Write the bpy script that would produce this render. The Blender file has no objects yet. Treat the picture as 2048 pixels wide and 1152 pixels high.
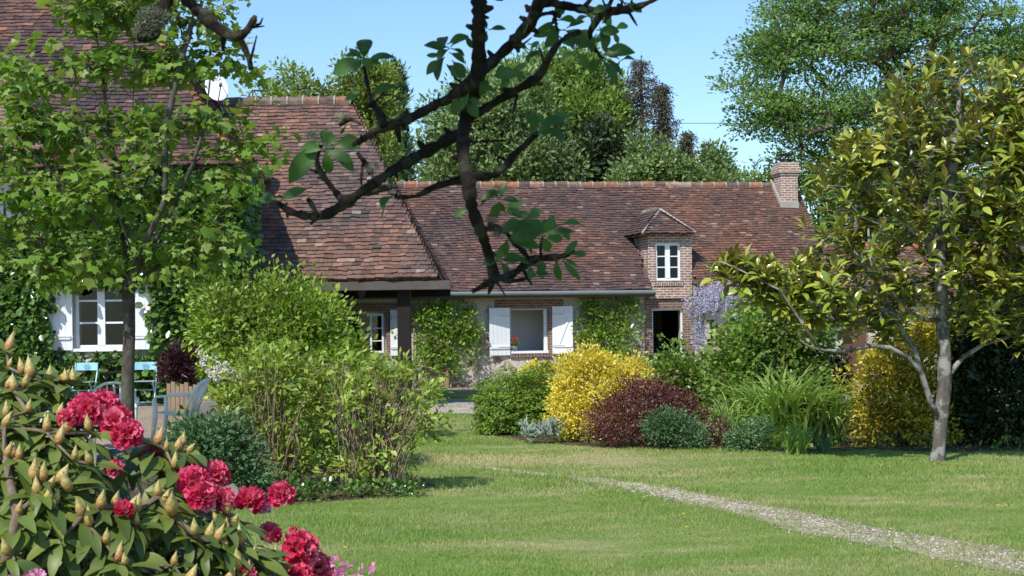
import bpy, math, random
import numpy as np
from mathutils import Vector

# ------------------------------------------------------------------ camera, sky, sun, exposure
SC = bpy.context.scene
COL = SC.collection
F = 3000.0                      # focal length in pixels of the 2048 px wide photograph
HZ = 660.0                      # row of the horizon in the photograph
EYE = 1.5
cam_d = bpy.data.cameras.new("camera")
cam = bpy.data.objects.new("camera", cam_d)
COL.objects.link(cam)
cam.location = (0, 0, EYE)
ROLL = math.radians(0.75)       # the photograph was taken slightly tilted
cam.rotation_euler = (math.radians(90), ROLL, 0)
cam_d.sensor_width = 36.0
cam_d.lens = 36.0 * F / 2048
cam_d.shift_y = (HZ - 576) / 2048
cam_d.clip_start = 0.05
cam_d.clip_end = 3000
cam_d.dof.use_dof = True
cam_d.dof.focus_distance = 22.0
cam_d.dof.aperture_fstop = 20.0
SC.camera = cam

LIGHT = Vector((0.40, 0.72, -0.92)).normalized()     # the way the sunlight travels
world = bpy.data.worlds.new("World")
SC.world = world
world.use_nodes = True
wn = world.node_tree
sky = wn.nodes.new("ShaderNodeTexSky")
sky.sky_type = 'NISHITA'
sky.sun_disc = False
sky.sun_elevation = math.asin(-LIGHT.z)
sky.sun_rotation = math.atan2(-LIGHT.x, -LIGHT.y)
sky.altitude = 0
sky.air_density = 1.15
sky.dust_density = 0.1
sky.ozone_density = 4.0
tint = wn.nodes.new("ShaderNodeMixRGB")
tint.blend_type = 'MULTIPLY'
tint.inputs[0].default_value = 1.0
tint.inputs[2].default_value = (0.82, 0.92, 1.06, 1)
wn.links.new(sky.outputs[0], tint.inputs[1])
wn.links.new(tint.outputs[0], wn.nodes["Background"].inputs[0])
wn.nodes["Background"].inputs[1].default_value = 0.148
sun_d = bpy.data.lights.new("sun", 'SUN')
sun_d.energy = 4.1
sun_d.angle = math.radians(0.53)
sun_d.color = (1.0, 0.955, 0.88)
sun = bpy.data.objects.new("sun", sun_d)
COL.objects.link(sun)
sun.rotation_euler = LIGHT.to_track_quat('-Z', 'Y').to_euler()
SC.view_settings.view_transform = 'Standard'
SC.view_settings.look = 'None'
SC.view_settings.exposure = 0.30
SC.view_settings.gamma = 1.0
SC.render.engine = 'CYCLES'
SC.cycles.max_bounces = 6
SC.cycles.transparent_max_bounces = 8

R = np.random.default_rng(7)
random.seed(7)


def unroll(px, py):
    u, v = px - 1024, HZ - py
    return 1024 + u * math.cos(ROLL) + v * math.sin(ROLL), HZ + u * math.sin(ROLL) - v * math.cos(ROLL)


def P(px, py, Y):
    px, py = unroll(px, py)
    return np.array(((px - 1024) * Y / F, Y, EYE + (HZ - py) * Y / F))


def GX(px, py):
    px, py = unroll(px, py)
    Y = EYE * F / (py - HZ)
    return np.array(((px - 1024) * Y / F, Y, 0.0))


# ------------------------------------------------------------------ objects and meshes
def tag(o, label=None, cat=None, group=None, kind=None):
    if label: o['label'] = label
    if cat: o['category'] = cat
    if group: o['group'] = group
    if kind: o['kind'] = kind
    return o


def thing(name, label, cat, loc=(0, 0, 0), group=None):
    o = bpy.data.objects.new(name, None)
    o.empty_display_size = 0.2
    COL.objects.link(o)
    o.location = [float(c) for c in loc]
    return tag(o, label, cat, group)


def wloc(o):
    v = np.zeros(3)
    while o is not None:
        v += np.array(o.location)
        o = o.parent
    return v


def link(name, me, parent=None):
    o = bpy.data.objects.new(name, me)
    COL.objects.link(o)
    if parent is not None:
        o.parent = parent
    return o


def mesh_np(name, V, T, mats, parent=None, smooth=False, idx=None):
    """V (n,3) world points, T (m,k) faces of equal size."""
    V = np.asarray(V, float)
    T = np.asarray(T, np.int32)
    if parent is not None:
        V = V - wloc(parent)
    me = bpy.data.meshes.new(name)
    k = T.shape[1]
    me.vertices.add(len(V))
    me.vertices.foreach_set("co", V.astype(np.float32).ravel())
    me.loops.add(T.size)
    me.loops.foreach_set("vertex_index", T.ravel())
    me.polygons.add(len(T))
    me.polygons.foreach_set("loop_start", np.arange(0, T.size, k, dtype=np.int32))
    me.polygons.foreach_set("loop_total", np.full(len(T), k, np.int32))
    if smooth:
        me.polygons.foreach_set("use_smooth", np.ones(len(T), bool))
    for m in (mats if isinstance(mats, (list, tuple)) else [mats]):
        me.materials.append(m)
    if idx is not None:
        me.polygons.foreach_set("material_index", np.asarray(idx, np.int32))
    me.update(calc_edges=True)
    return link(name, me, parent)


class MB:
    def __init__(self):
        self.v, self.f, self.m = [], [], []

    def add(self, vs, fs, mi=0):
        b = len(self.v)
        self.v += [tuple(map(float, p)) for p in vs]
        self.f += [tuple(b + i for i in f) for f in fs]
        self.m += [mi] * len(fs)
        return self

    def box(self, x0, x1, y0, y1, z0, z1, mi=0):
        vs = [(x, y, z) for z in (z0, z1) for y in (y0, y1) for x in (x0, x1)]
        fs = [(0, 2, 3, 1), (4, 5, 7, 6), (0, 1, 5, 4), (2, 6, 7, 3), (0, 4, 6, 2), (1, 3, 7, 5)]
        return self.add(vs, fs, mi)

    def hexa(self, a, b, mi=0):
        """two quads of four points, joined"""
        return self.add(list(a) + list(b), [(3, 2, 1, 0), (4, 5, 6, 7), (0, 1, 5, 4), (1, 2, 6, 5), (2, 3, 7, 6), (3, 0, 4, 7)], mi)

    def tube(self, pts, rad, n=8, mi=0, cap=True, sq=None):
        pts = [np.asarray(p, float) for p in pts]
        if np.isscalar(rad): rad = [rad] * len(pts)
        ref = np.array((0.13, 0.21, 0.97))
        vs, prev = [], None
        for i, p in enumerate(pts):
            d = pts[min(i + 1, len(pts) - 1)] - pts[max(i - 1, 0)]
            d = d / (np.linalg.norm(d) + 1e-9)
            if prev is None:
                a = np.cross(d, ref)
                if np.linalg.norm(a) < 0.1: a = np.cross(d, (1, 0, 0))
            else:
                a = prev - d * np.dot(prev, d)
            a = a / (np.linalg.norm(a) + 1e-9)
            prev = a
            b = np.cross(d, a)
            for k in range(n):
                t = 2 * math.pi * (k + (0.5 if n == 4 else 0)) / n
                s = sq if sq else 1.0
                vs.append(p + rad[i] * (math.cos(t) * a + math.sin(t) * b * s))
        fs = []
        for i in range(len(pts) - 1):
            for k in range(n):
                fs.append((i * n + k, i * n + (k + 1) % n, (i + 1) * n + (k + 1) % n, (i + 1) * n + k))
        if cap:
            fs.append(tuple(range(n - 1, -1, -1)))
            fs.append(tuple((len(pts) - 1) * n + k for k in range(n)))
        return self.add(vs, fs, mi)

    def lathe(self, c, prof, n=16, mi=0):
        c = np.asarray(c, float)
        vs = [c + (r * math.cos(2 * math.pi * k / n), r * math.sin(2 * math.pi * k / n), z) for r, z in prof for k in range(n)]
        fs = [(i * n + k, i * n + (k + 1) % n, (i + 1) * n + (k + 1) % n, (i + 1) * n + k) for i in range(len(prof) - 1) for k in range(n)]
        fs.append(tuple(range(n - 1, -1, -1)))
        fs.append(tuple((len(prof) - 1) * n + k for k in range(n)))
        return self.add(vs, fs, mi)

    def build(self, name, mats, parent=None, smooth=False, bevel=0):
        base = wloc(parent) if parent is not None else np.zeros(3)
        me = bpy.data.meshes.new(name)
        me.from_pydata([tuple(np.array(p) - base) for p in self.v], [], self.f)
        for m in (mats if isinstance(mats, (list, tuple)) else [mats]):
            me.materials.append(m)
        me.polygons.foreach_set("material_index", np.array(self.m, np.int32))
        if smooth:
            me.polygons.foreach_set("use_smooth", np.ones(len(self.f), bool))
        me.update()
        o = link(name, me, parent)
        if bevel:
            b = o.modifiers.new("bevel", 'BEVEL')
            b.width = bevel; b.segments = 2; b.limit_method = 'ANGLE'
        return o


# ------------------------------------------------------------------ materials
class NT:
    def __init__(self, name):
        self.mat = bpy.data.materials.new(name)
        self.mat.use_nodes = True
        self.t = self.mat.node_tree
        self.t.nodes.clear()

    def n(self, typ, opts=None, **inp):
        nd = self.t.nodes.new("ShaderNode" + typ)
        for k, v in (opts or {}).items(): setattr(nd, k, v)
        for k, v in inp.items():
            s = nd.inputs[int(k[1:])] if k[0] == 'i' and k[1:].isdigit() else nd.inputs[k.replace('_', ' ')]
            if isinstance(v, bpy.types.NodeSocket): self.t.links.new(v, s)
            else:
                if isinstance(v, tuple) and len(v) == 3 and s.type == 'RGBA': v = v + (1,)
                s.default_value = v
        return nd

    def ramp(self, fac, stops, interp='LINEAR'):
        nd = self.n('ValToRGB', Fac=fac)
        cr = nd.color_ramp
        cr.interpolation = interp
        while len(cr.elements) < len(stops): cr.elements.new(0.5)
        for e, (p, c) in zip(cr.elements, stops):
            e.position = p
            e.color = (c if isinstance(c, tuple) else (c, c, c)) + (1,)
        return nd.outputs[0]

    def noise(self, scale, vec=None, detail=4, rough=0.6):
        nd = self.n('TexNoise', Scale=scale, Detail=detail, Roughness=rough)
        if vec is not None: self.t.links.new(vec, nd.inputs['Vector'])
        return nd.outputs[0]

    def pos(self):
        return self.n('NewGeometry').outputs['Position']

    def objc(self):
        return self.n('TexCoord').outputs['Object']

    def mix(self, fac, a, b, blend='MIX'):
        return self.n('MixRGB', {'blend_type': blend}, Fac=fac, Color1=a, Color2=b).outputs[0]

    def math(self, op, a, b=0.0, clamp=False):
        return self.n('Math', {'operation': op, 'use_clamp': clamp}, i0=a, i1=b).outputs[0]

    def bump(self, h, strength=0.4, dist=0.02):
        return self.n('Bump', Height=h, Strength=strength, Distance=dist).outputs[0]

    def out(self, sh):
        o = self.n('OutputMaterial')
        self.t.links.new(sh, o.inputs['Surface'])
        return self.mat

    def pbr(self, col, rough=0.7, spec=0.4, normal=None, **kw):
        p = self.n('BsdfPrincipled', Base_Color=col, Roughness=rough, Specular_IOR_Level=spec, **kw)
        if normal is not None: self.t.links.new(normal, p.inputs['Normal'])
        return p.outputs[0]


def plain(name, col, rough=0.6, var=0.25, scale=6.0, metal=0.0, bump=0.15, spec=0.4):
    t = NT(name)
    nz = t.noise(scale, t.objc())
    c = t.mix(nz, tuple(x * (1 - var) for x in col), tuple(min(1, x * (1 + var)) for x in col))
    nb = t.noise(scale * 6, t.objc())
    return t.out(t.pbr(c, rough, spec, t.bump(nb, bump, 0.01), Metallic=metal))


def leafm(name, cols, rough=0.45, tr=0.32, trc=None, back=None, spec=0.4, nscale=0.8, var=0.3):
    t = NT(name)
    g = t.n('NewGeometry')
    k = len(cols)
    c = t.ramp(g.outputs['Random Per Island'], [(i / max(1, k - 1), cols[i]) for i in range(k)])
    nz = t.ramp(t.noise(nscale, g.outputs['Position'], 2), [(0.3, 1 - var), (0.7, 1 + var)])
    c = t.mix(1.0, c, nz, 'MULTIPLY')
    cc = c
    if back is not None: cc = t.mix(g.outputs['Backfacing'], c, back)
    p = t.pbr(cc, rough, spec)
    tl = t.n('BsdfTranslucent', Color=t.mix(1.0, c, trc or (1.25, 1.2, 0.55), 'MULTIPLY')).outputs[0]
    return t.out(t.n('MixShader', Fac=tr, i1=p, i2=tl).outputs[0])


def tilem(name, stops, tint=((0.85, 0.89, 0.90), (1.20, 1.08, 0.97)), sc=0.45):
    t = NT(name)
    g = t.n('NewGeometry')
    c = t.ramp(g.outputs['Random Per Island'], stops)
    big = t.ramp(t.noise(sc, g.outputs['Position'], 3), [(0.36, tint[0]), (0.64, tint[1])])
    c = t.mix(1.0, c, big, 'MULTIPLY')
    c = t.mix(1.0, c, t.ramp(t.noise(0.23, g.outputs['Position'], 2), [(0.4, (0.88, 0.90, 0.98)), (0.6, (1.16, 1.03, 0.95))]), 'MULTIPLY')
    st = t.ramp(t.noise(9.0, g.outputs['Position'], 5, 0.7), [(0.4, 0.80), (0.62, 1.14)])
    c = t.mix(1.0, c, st, 'MULTIPLY')
    li = t.ramp(t.noise(3.2, g.outputs['Position'], 6, 0.75), [(0.59, 0.0), (0.70, 0.5)])
    c = t.mix(li, c, (0.30, 0.27, 0.23))
    sp = t.ramp(t.noise(26.0, g.outputs['Position'], 2, 0.5), [(0.70, 0.0), (0.76, 0.65)])
    c = t.mix(sp, c, (0.5, 0.47, 0.42))
    return t.out(t.pbr(c, 0.85, 0.25, t.bump(t.noise(40, g.outputs['Position']), 0.4, 0.01)))


def brickm(name, c1, c2, mortar, sc=1.0, bump=0.5, msize=0.012, vary=(0.75, 1.2)):
    t = NT(name)
    s = t.n('SeparateXYZ', Vector=t.pos())
    u = t.math('ADD', s.outputs[0], s.outputs[1])
    v = t.n('CombineXYZ', X=u, Y=s.outputs[2]).outputs[0]
    wob = t.n('VectorMath', {'operation': 'ADD'}, i0=v, i1=t.n('VectorMath', {'operation': 'SCALE'}, i0=t.n('TexNoise', Scale=5.0).outputs[1], Scale=0.012).outputs[0]).outputs[0]
    b = t.n('TexBrick', {'offset': 0.5}, Vector=wob, Color1=c1, Color2=c2, Mortar=mortar, Scale=1.0, Mortar_Size=msize, Mortar_Smooth=0.2, Bias=0.0, Brick_Width=0.225 * sc, Row_Height=0.068 * sc)
    c = t.mix(1.0, b.outputs[0], t.ramp(t.noise(7, t.pos(), 4), [(0.3, vary[0]), (0.7, vary[1])]), 'MULTIPLY')
    h = t.math('SUBTRACT', 1.0, b.outputs[1])
    return t.out(t.pbr(c, 0.9, 0.2, t.bump(h, bump, 0.012)))


def glassm(name, tint=(0.9, 0.95, 1.0)):
    t = NT(name)
    fr = t.n('Fresnel', IOR=1.5).outputs[0]
    fac = t.math('MULTIPLY', fr, 0.4)
    return t.out(t.n('MixShader', Fac=fac, i1=t.n('BsdfTransparent', Color=(0.82, 0.86, 0.86)).outputs[0], i2=t.n('BsdfGlossy', Color=tint, Roughness=0.02).outputs[0]).outputs[0])


TILE_FARM = tilem('farm roof tiles', [(0.0, (0.075, 0.054, 0.048)), (0.15, (0.100, 0.067, 0.059)), (0.5, (0.125, 0.079, 0.066)), (0.85, (0.152, 0.091, 0.072)), (0.96, (0.205, 0.112, 0.080)), (1.0, (0.26, 0.21, 0.175))])
TILE_BARN = tilem('barn roof tiles', [(0.0, (0.08, 0.062, 0.057)), (0.15, (0.128, 0.088, 0.076)), (0.5, (0.162, 0.106, 0.088)), (0.85, (0.195, 0.121, 0.096)), (0.96, (0.25, 0.147, 0.11)), (1.0, (0.30, 0.25, 0.21))])
TILE_HOUSE = tilem('house roof tiles', [(0.0, (0.055, 0.035, 0.035)), (0.25, (0.088, 0.062, 0.056)), (0.6, (0.112, 0.076, 0.066)), (0.9, (0.145, 0.092, 0.076)), (1.0, (0.28, 0.15, 0.1))], ((0.75, 0.75, 0.85), (1.35, 1.1, 0.95)), 0.35)
BRICK = brickm('pinkish brick', (0.25, 0.12, 0.09), (0.37, 0.20, 0.15), (0.56, 0.49, 0.41), msize=.015)
BRICK_DARK = brickm('dark weathered brick', (0.15, 0.07, 0.055), (0.24, 0.12, 0.09), (0.30, 0.26, 0.22))
MORTAR = plain('lime mortar', (0.36, 0.33, 0.28), 0.95, 0.3, 4)
RIDGE_A = plain('ridge tile clay', (0.27, 0.13, 0.09), 0.9, 0.5, 1.6)
WHITE = plain('white paint', (0.80, 0.81, 0.82), 0.45, 0.05, 3, bump=0.03)
OLDWHITE = plain('weathered white plastic', (0.84, 0.76, 0.65), 0.4, 0.08, 5, bump=0.03)
ZINC = plain('zinc gutter', (0.19, 0.215, 0.21), 0.5, 0.2, 3, 0.3)
DARKWOOD = plain('dark stained timber', (0.014, 0.010, 0.008), 0.9, 0.4, 5)
BEAMWOOD = plain('grey weathered beam', (0.095, 0.08, 0.07), 0.85, 0.35, 3)
GREYWOOD = plain('grey stake wood', (0.30, 0.26, 0.21), 0.9, 0.3, 8)
PALEWOOD = plain('pale brown boards', (0.30, 0.21, 0.13), 0.85, 0.3, 5)
DOORWOOD = plain('brown door boards', (0.13, 0.065, 0.035), 0.7, 0.3, 4)
DARKROOM = plain('unlit room black', (0.018, 0.017, 0.016), 0.95, 0.1)  # near-black colour stands in for the shade inside the rooms
PALEROOM = plain('pale room plaster', (0.74, 0.73, 0.70), 0.95, 0.06)
GLASS = glassm('window glass')
IRON = plain('dark iron', (0.02, 0.02, 0.02), 0.5, 0.3, 8, 0.6)
BLUEPAINT = plain('pale blue paint', (0.32, 0.58, 0.68), 0.4, 0.08, 5, bump=0.03)
TERRA = plain('terracotta', (0.42, 0.16, 0.09), 0.85, 0.2, 6)
POTBLUE = plain('blue grey glazed pot', (0.32, 0.42, 0.46), 0.4, 0.15, 6)
STONE = plain('grey stone', (0.20, 0.185, 0.16), 0.95, 0.35, 9, bump=0.5)


def rubble():
    t = NT('rubble wall in lime plaster')
    p = t.pos()
    s = t.n('SeparateXYZ', Vector=p)
    v = t.n('CombineXYZ', X=t.math('ADD', s.outputs[0], s.outputs[1]), Y=s.outputs[2]).outputs[0]
    wob = t.n('VectorMath', {'operation': 'ADD'}, i0=v, i1=t.n('VectorMath', {'operation': 'SCALE'}, i0=t.n('TexNoise', Scale=4.0).outputs[1], Scale=0.12).outputs[0]).outputs[0]
    vo = t.n('TexVoronoi', Vector=wob, Scale=5.2)
    ve = t.n('TexVoronoi', {'feature': 'DISTANCE_TO_EDGE'}, Vector=wob, Scale=5.2)
    sep = t.n('SeparateColor', Color=vo.outputs['Color'])
    scol = t.ramp(sep.outputs[0], [(0, (0.16, 0.10, 0.065)), (0.3, (0.30, 0.22, 0.15)), (0.6, (0.40, 0.32, 0.24)), (0.85, (0.48, 0.42, 0.34)), (1, (0.26, 0.13, 0.09))])
    scol = t.mix(1.0, scol, t.ramp(t.noise(18, p, 4), [(0.3, 0.7), (0.7, 1.2)]), 'MULTIPLY')
    pl = t.mix(t.noise(3.0, p, 6, 0.7), (0.46, 0.40, 0.32), (0.68, 0.62, 0.53))
    pl = t.mix(1.0, pl, t.ramp(t.noise(16.0, p, 5, 0.7), [(0.33, 0.6), (0.5, 1.0)]), 'MULTIPLY')
    cover = t.math('ADD', t.noise(1.1, p, 5, 0.65), t.math('MULTIPLY', s.outputs[2], 0.13))
    cover = t.math('ADD', cover, t.math('MULTIPLY', sep.outputs[1], 0.28))
    bare = t.ramp(cover, [(0.70, 1.0), (0.76, 0.0)])
    st = t.ramp(ve.outputs[0], [(0.02, 0.0), (0.07, 1.0)])
    fac = t.math('MULTIPLY', bare, st)
    c = t.mix(fac, pl, scol)
    h = t.math('ADD', t.math('MULTIPLY', fac, t.ramp(ve.outputs[0], [(0.0, 0.0), (0.3, 1.0)])), t.math('MULTIPLY', t.noise(14, p, 5), 0.35))
    return t.out(t.pbr(c, 0.95, 0.15, t.bump(h, 0.7, 0.05)))


RUBBLE = rubble()

# ------------------------------------------------------------------ leaves and plants
def unit(a):
    return a / (np.linalg.norm(a, axis=-1, keepdims=True) + 1e-9)


L_DIAM = (np.array([(0, 0, 0), (0.26, 0.45, 0.07), (0, 1, -0.06), (-0.26, 0.45, 0.07)]), np.array([(0, 1, 2), (0, 2, 3)]))
L_NARROW = (np.array([(0, 0, 0), (0.11, 0.4, 0.03), (0, 1, -0.05), (-0.11, 0.4, 0.03)]), np.array([(0, 1, 2), (0, 2, 3)]))
L_ROUND = (np.array([(0, 0, 0), (0.36, 0.3, 0.06), (0.33, 0.72, 0.06), (0, 1, -0.02), (-0.33, 0.72, 0.06), (-0.36, 0.3, 0.06), (0, 0.5, 0)]),
           np.array([(0, 1, 6), (1, 2, 6), (2, 3, 6), (3, 4, 6), (4, 5, 6), (5, 0, 6)]))


def grid_leaf(w, nl=6, droop=0.25, fold=0.12, peak=0.5, wav=0.0):
    vs, fs = [], []
    for i in range(nl + 1):
        t = i / nl
        e = t ** (math.log(0.5) / math.log(peak)) if 0 < t < 1 else t
        hw = w * 0.5 * (max(0.0, math.sin(math.pi * e)) ** 0.8)
        hw = max(hw, 0.02)
        z = -droop * t * t + 0.06 * math.sin(math.pi * t)
        wv = wav * math.sin(i * 2.3)
        vs += [(-hw, t, z + fold * hw + wv), (0, t, z), (hw, t, z + fold * hw - wv)]
    for i in range(nl):
        a = i * 3
        fs += [(a, a + 1, a + 4), (a, a + 4, a + 3), (a + 1, a + 2, a + 5), (a + 1, a + 5, a + 4)]
    return np.array(vs), np.array(fs)


L_MAG = grid_leaf(0.40, 4, 0.10, 0.35)
L_RHODO = grid_leaf(0.35, 6, 0.22, 0.22)
L_PETAL = (np.array([(0, 0, 0), (0.3, 0.5, 0.08), (0.3, 0.9, 0.0), (-0.3, 0.9, 0.0), (-0.3, 0.5, 0.08)]), np.array([(0, 1, 2), (0, 2, 3), (0, 3, 4)]))


def maple_tpl():
    tips = [(-105, 0.5), (-72, 0.46), (-50, 0.82), (-24, 0.6), (0, 1.0), (24, 0.6), (50, 0.82), (72, 0.46), (105, 0.5)]
    vs = [(0, 0.22, 0.02), (0, 0, 0)]
    for a, r in tips:
        a = math.radians(a)
        vs.append((r * math.sin(a), 0.22 + 0.78 * r * math.cos(a), -0.12 * r * r + 0.05 * math.cos(3 * a)))
    k = len(vs)
    fs = [(0, i + 1, i) for i in range(2, k - 1)] + [(0, 2, 1), (0, 1, k - 1)]
    return np.array(vs), np.array(fs)


L_MAPLE = maple_tpl()


def inst(tpl, pos, d, n, s):
    tv, tf = tpl
    d = unit(d)
    n = n - d * np.sum(n * d, axis=1, keepdims=True)
    n = unit(n)
    b = np.cross(d, n)
    s = np.asarray(s, float)[:, None, None]
    V = pos[:, None, :] + s * (tv[None, :, 0, None] * b[:, None, :] + tv[None, :, 1, None] * d[:, None, :] + tv[None, :, 2, None] * n[:, None, :])
    k = len(tv)
    T = tf[None] + (np.arange(len(pos)) * k)[:, None, None]
    return V.reshape(-1, 3), T.reshape(-1, tf.shape[1])


def joinm(parts):
    Vs, Ts, off = [], [], 0
    for V, T in parts:
        Vs.append(V); Ts.append(T + off); off += len(V)
    return np.concatenate(Vs), np.concatenate(Ts)


def rnd(n, s=1.0):
    return R.normal(size=(n, 3)) * s


def in_lobes(lobes, n, shell=0.3, zmin=0.03, keep=None, rough=0.17, shoots=0.07):
    """points in ellipsoids [(centre, radii)], denser towards the skin"""
    vol = np.array([np.prod(r) ** (2 / 3) for _, r in lobes])
    ct = R.multinomial(n, vol / vol.sum())
    out, nor = [], []
    for (c, r), k in zip(lobes, ct):
        u = unit(rnd(k))
        q = R.random(k) ** shell
        A3 = R.normal(size=(5, 3)) * np.array((2.2, 3, 4.2, 6, 8))[:, None]
        q = q * (1 + rough * (np.sin(u @ A3.T + R.random(5) * 6.28) * np.array((1, .9, .8, .6, .5))).sum(1) * .8)
        sh = R.random(k) < shoots
        q = np.where(sh, np.maximum(q, .9) * (1 + .28 * R.random(k)), q)
        out.append(np.array(c) + u * q[:, None] * np.array(r))
        nor.append(unit(u / np.array(r)))
    p, nn = np.concatenate(out), np.concatenate(nor)
    m = p[:, 2] > zmin
    if keep is not None: m &= keep(p)
    return p[m], nn[m]


def foliage(cl, nor, per, spread, tpl, size, up=0.6, outw=0.6, droop=0.0, jit=0.7, sj=0.3, flat=1.0, dirup=0.2):
    """per leaves round each clump centre"""
    n = len(cl) * per
    c = np.repeat(cl, per, 0)
    o = np.repeat(nor, per, 0)
    off = np.clip(rnd(n), -1.7, 1.7) * spread
    off[:, 2] *= flat
    pos = c + off
    d = unit(off) * 0.8 + o * 0.5 + rnd(n, jit * 0.5) + np.array((0, 0, dirup - droop))
    nn = o * outw + np.array((0, 0, up)) + rnd(n, jit * 0.55)
    s = size * np.clip(1 + R.normal(size=n) * sj, 0.45, 1.7)
    return inst(tpl, pos, d, nn, s)


def skeleton(start, targets, step=0.3, wob=0.06, up=0.1, bias=0.35, tree=None):
    """join every target to the nearest node of a growing tree; start: list of trunk points.  returns nodes, parents"""
    if isinstance(start, tuple):
        N, Pn = [np.asarray(p, float) for p in start[0]], list(start[1])
    else:
        N = [np.asarray(p, float) for p in start]
        Pn = [i - 1 for i in range(len(N))]
    base = N[0]
    order = np.argsort(np.linalg.norm(targets - N[-1], axis=1))
    cap = len(N) + len(targets) * 12 + 10
    A = np.zeros((cap, 3)); dep = np.zeros(cap)
    for i, p in enumerate(N):
        A[i] = p; dep[i] = 0
    k = len(N)
    low = start[2] if isinstance(start, tuple) else max(1, int(len(N) * 0.35))
    for ti in order:
        t = targets[ti]
        dv = np.linalg.norm(A[low:k] - t, axis=1) * (1 + 0.0 * dep[low:k]) + bias * np.maximum(0, A[low:k, 2] - t[2])
        j = low + int(np.argmin(dv))
        a = A[j]
        L = np.linalg.norm(t - a)
        m = max(1, min(11, int(L / step)))
        last = j
        for q in range(1, m + 1):
            f = q / m
            p = a + (t - a) * f + np.array((0, 0, up * L * math.sin(math.pi * f) * -1.0))
            if q < m: p = p + R.normal(size=3) * wob * min(1, L)
            if k >= cap: break
            A[k] = p; Pn.append(last); dep[k] = dep[last] + 1
            last = k; k += 1
    return A[:k], np.array(Pn[:k])


def limbs(A, Pn, r_base, r_tip, n=6, name='trunk', mat=None, parent=None, n0=1):
    k = len(A)
    cnt = np.zeros(k)
    haschild = np.zeros(k, bool)
    haschild[Pn[Pn >= 0]] = True
    cnt[~haschild] = 1
    for i in range(k - 1, 0, -1):
        if Pn[i] >= 0: cnt[Pn[i]] += cnt[i]
    tot = max(cnt.max(), 2)
    p = math.log(tot) / math.log(max(1.05, r_base / r_tip))
    rad = r_tip * np.maximum(cnt, 1) ** (1 / p)
    V, T = [], []
    ang = 2 * np.pi * np.arange(n) / n
    ring_of = {}
    main = {}
    for i in range(k):
        j = Pn[i]
        if j >= 0 and (j not in main or cnt[i] > cnt[main[j]]): main[j] = i

    def ring(c, d, r):
        d = d / (np.linalg.norm(d) + 1e-9)
        a = np.cross(d, (0.31, 0.9, 0.17)); a /= np.linalg.norm(a) + 1e-9
        b = np.cross(d, a)
        rr = r * (1 + 0.08 * R.normal(size=n))
        return c + (np.cos(ang) * rr)[:, None] * a + (np.sin(ang) * rr)[:, None] * b

    off = 0
    fidx = np.array([(q, (q + 1) % n, n + (q + 1) % n, n + q) for q in range(n)])
    for i in range(k):
        j = Pn[i]
        if j < 0:
            if i in main:
                V.append(ring(A[i], A[main[i]] - A[i], rad[i] * 1.25)); ring_of[i] = off; off += n
            continue
        if main.get(j) == i and j in ring_of:
            r0 = ring_of[j]
        else:
            V.append(ring(A[j], A[i] - A[j], min(rad[i] * 1.15, rad[j]))); r0 = off; off += n
        nx = A[main[i]] - A[j] if i in main else A[i] - A[j]
        V.append(ring(A[i], nx, rad[i])); ring_of[i] = off; r1 = off; off += n
        f = fidx.copy()
        f = np.where(f < n, f + r0, f - n + r1)
        T.append(f)
    return mesh_np(name, np.concatenate(V), np.concatenate(T), mat, parent, True)


def forked(trunk, limbs_):
    """start of a tree whose trunk divides: nodes, parents, first node that may carry twigs"""
    N = list(trunk); Pn = [i - 1 for i in range(len(N))]; k = len(N)
    for at, pts in limbs_:
        last = at
        for p in pts:
            N.append(p); Pn.append(last); last = len(N) - 1
    return (N, Pn, k - 1)


def barkm(name, c1, c2, patch=None, scale=8, bump=0.6):
    t = NT(name)
    p = t.pos()
    s = t.n('SeparateXYZ', Vector=p)
    v = t.n('CombineXYZ', X=s.outputs[0], Y=s.outputs[1], Z=t.math('MULTIPLY', s.outputs[2], 0.35)).outputs[0]
    nz = t.noise(scale * 2, v, 6, 0.7)
    c = t.ramp(nz, [(0.3, c1), (0.68, c2)])
    if patch is not None:
        c = t.mix(t.ramp(t.noise(scale * 0.9, p, 4), [(0.50, 0.0), (0.58, 1.0)]), c, patch)
    return t.out(t.pbr(c, 0.92, 0.15, t.bump(nz, bump, 0.02)))


BARK = barkm('grey brown bark', (0.045, 0.035, 0.026), (0.15, 0.125, 0.10))
BARK_MAPLE = barkm('young maple bark', (0.045, 0.038, 0.03), (0.12, 0.10, 0.08), (0.10, 0.105, 0.08))
BARK_MAG = barkm('lichen spotted pale bark', (0.06, 0.05, 0.04), (0.19, 0.165, 0.135), (0.30, 0.29, 0.255), 7)
BARK_APPLE = barkm('shade darkened rough apple bark', (0.010, 0.008, 0.006), (0.036, 0.027, 0.021), (0.06, 0.055, 0.04), 26, 0.9)  # colour darkened to carry the shade of the crown overhead
CANE = barkm('tan canes', (0.16, 0.11, 0.065), (0.36, 0.27, 0.17), None, 12, 0.3)
CANE_DK = barkm('brown stems', (0.05, 0.032, 0.02), (0.14, 0.095, 0.06), None, 12, 0.3)

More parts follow.
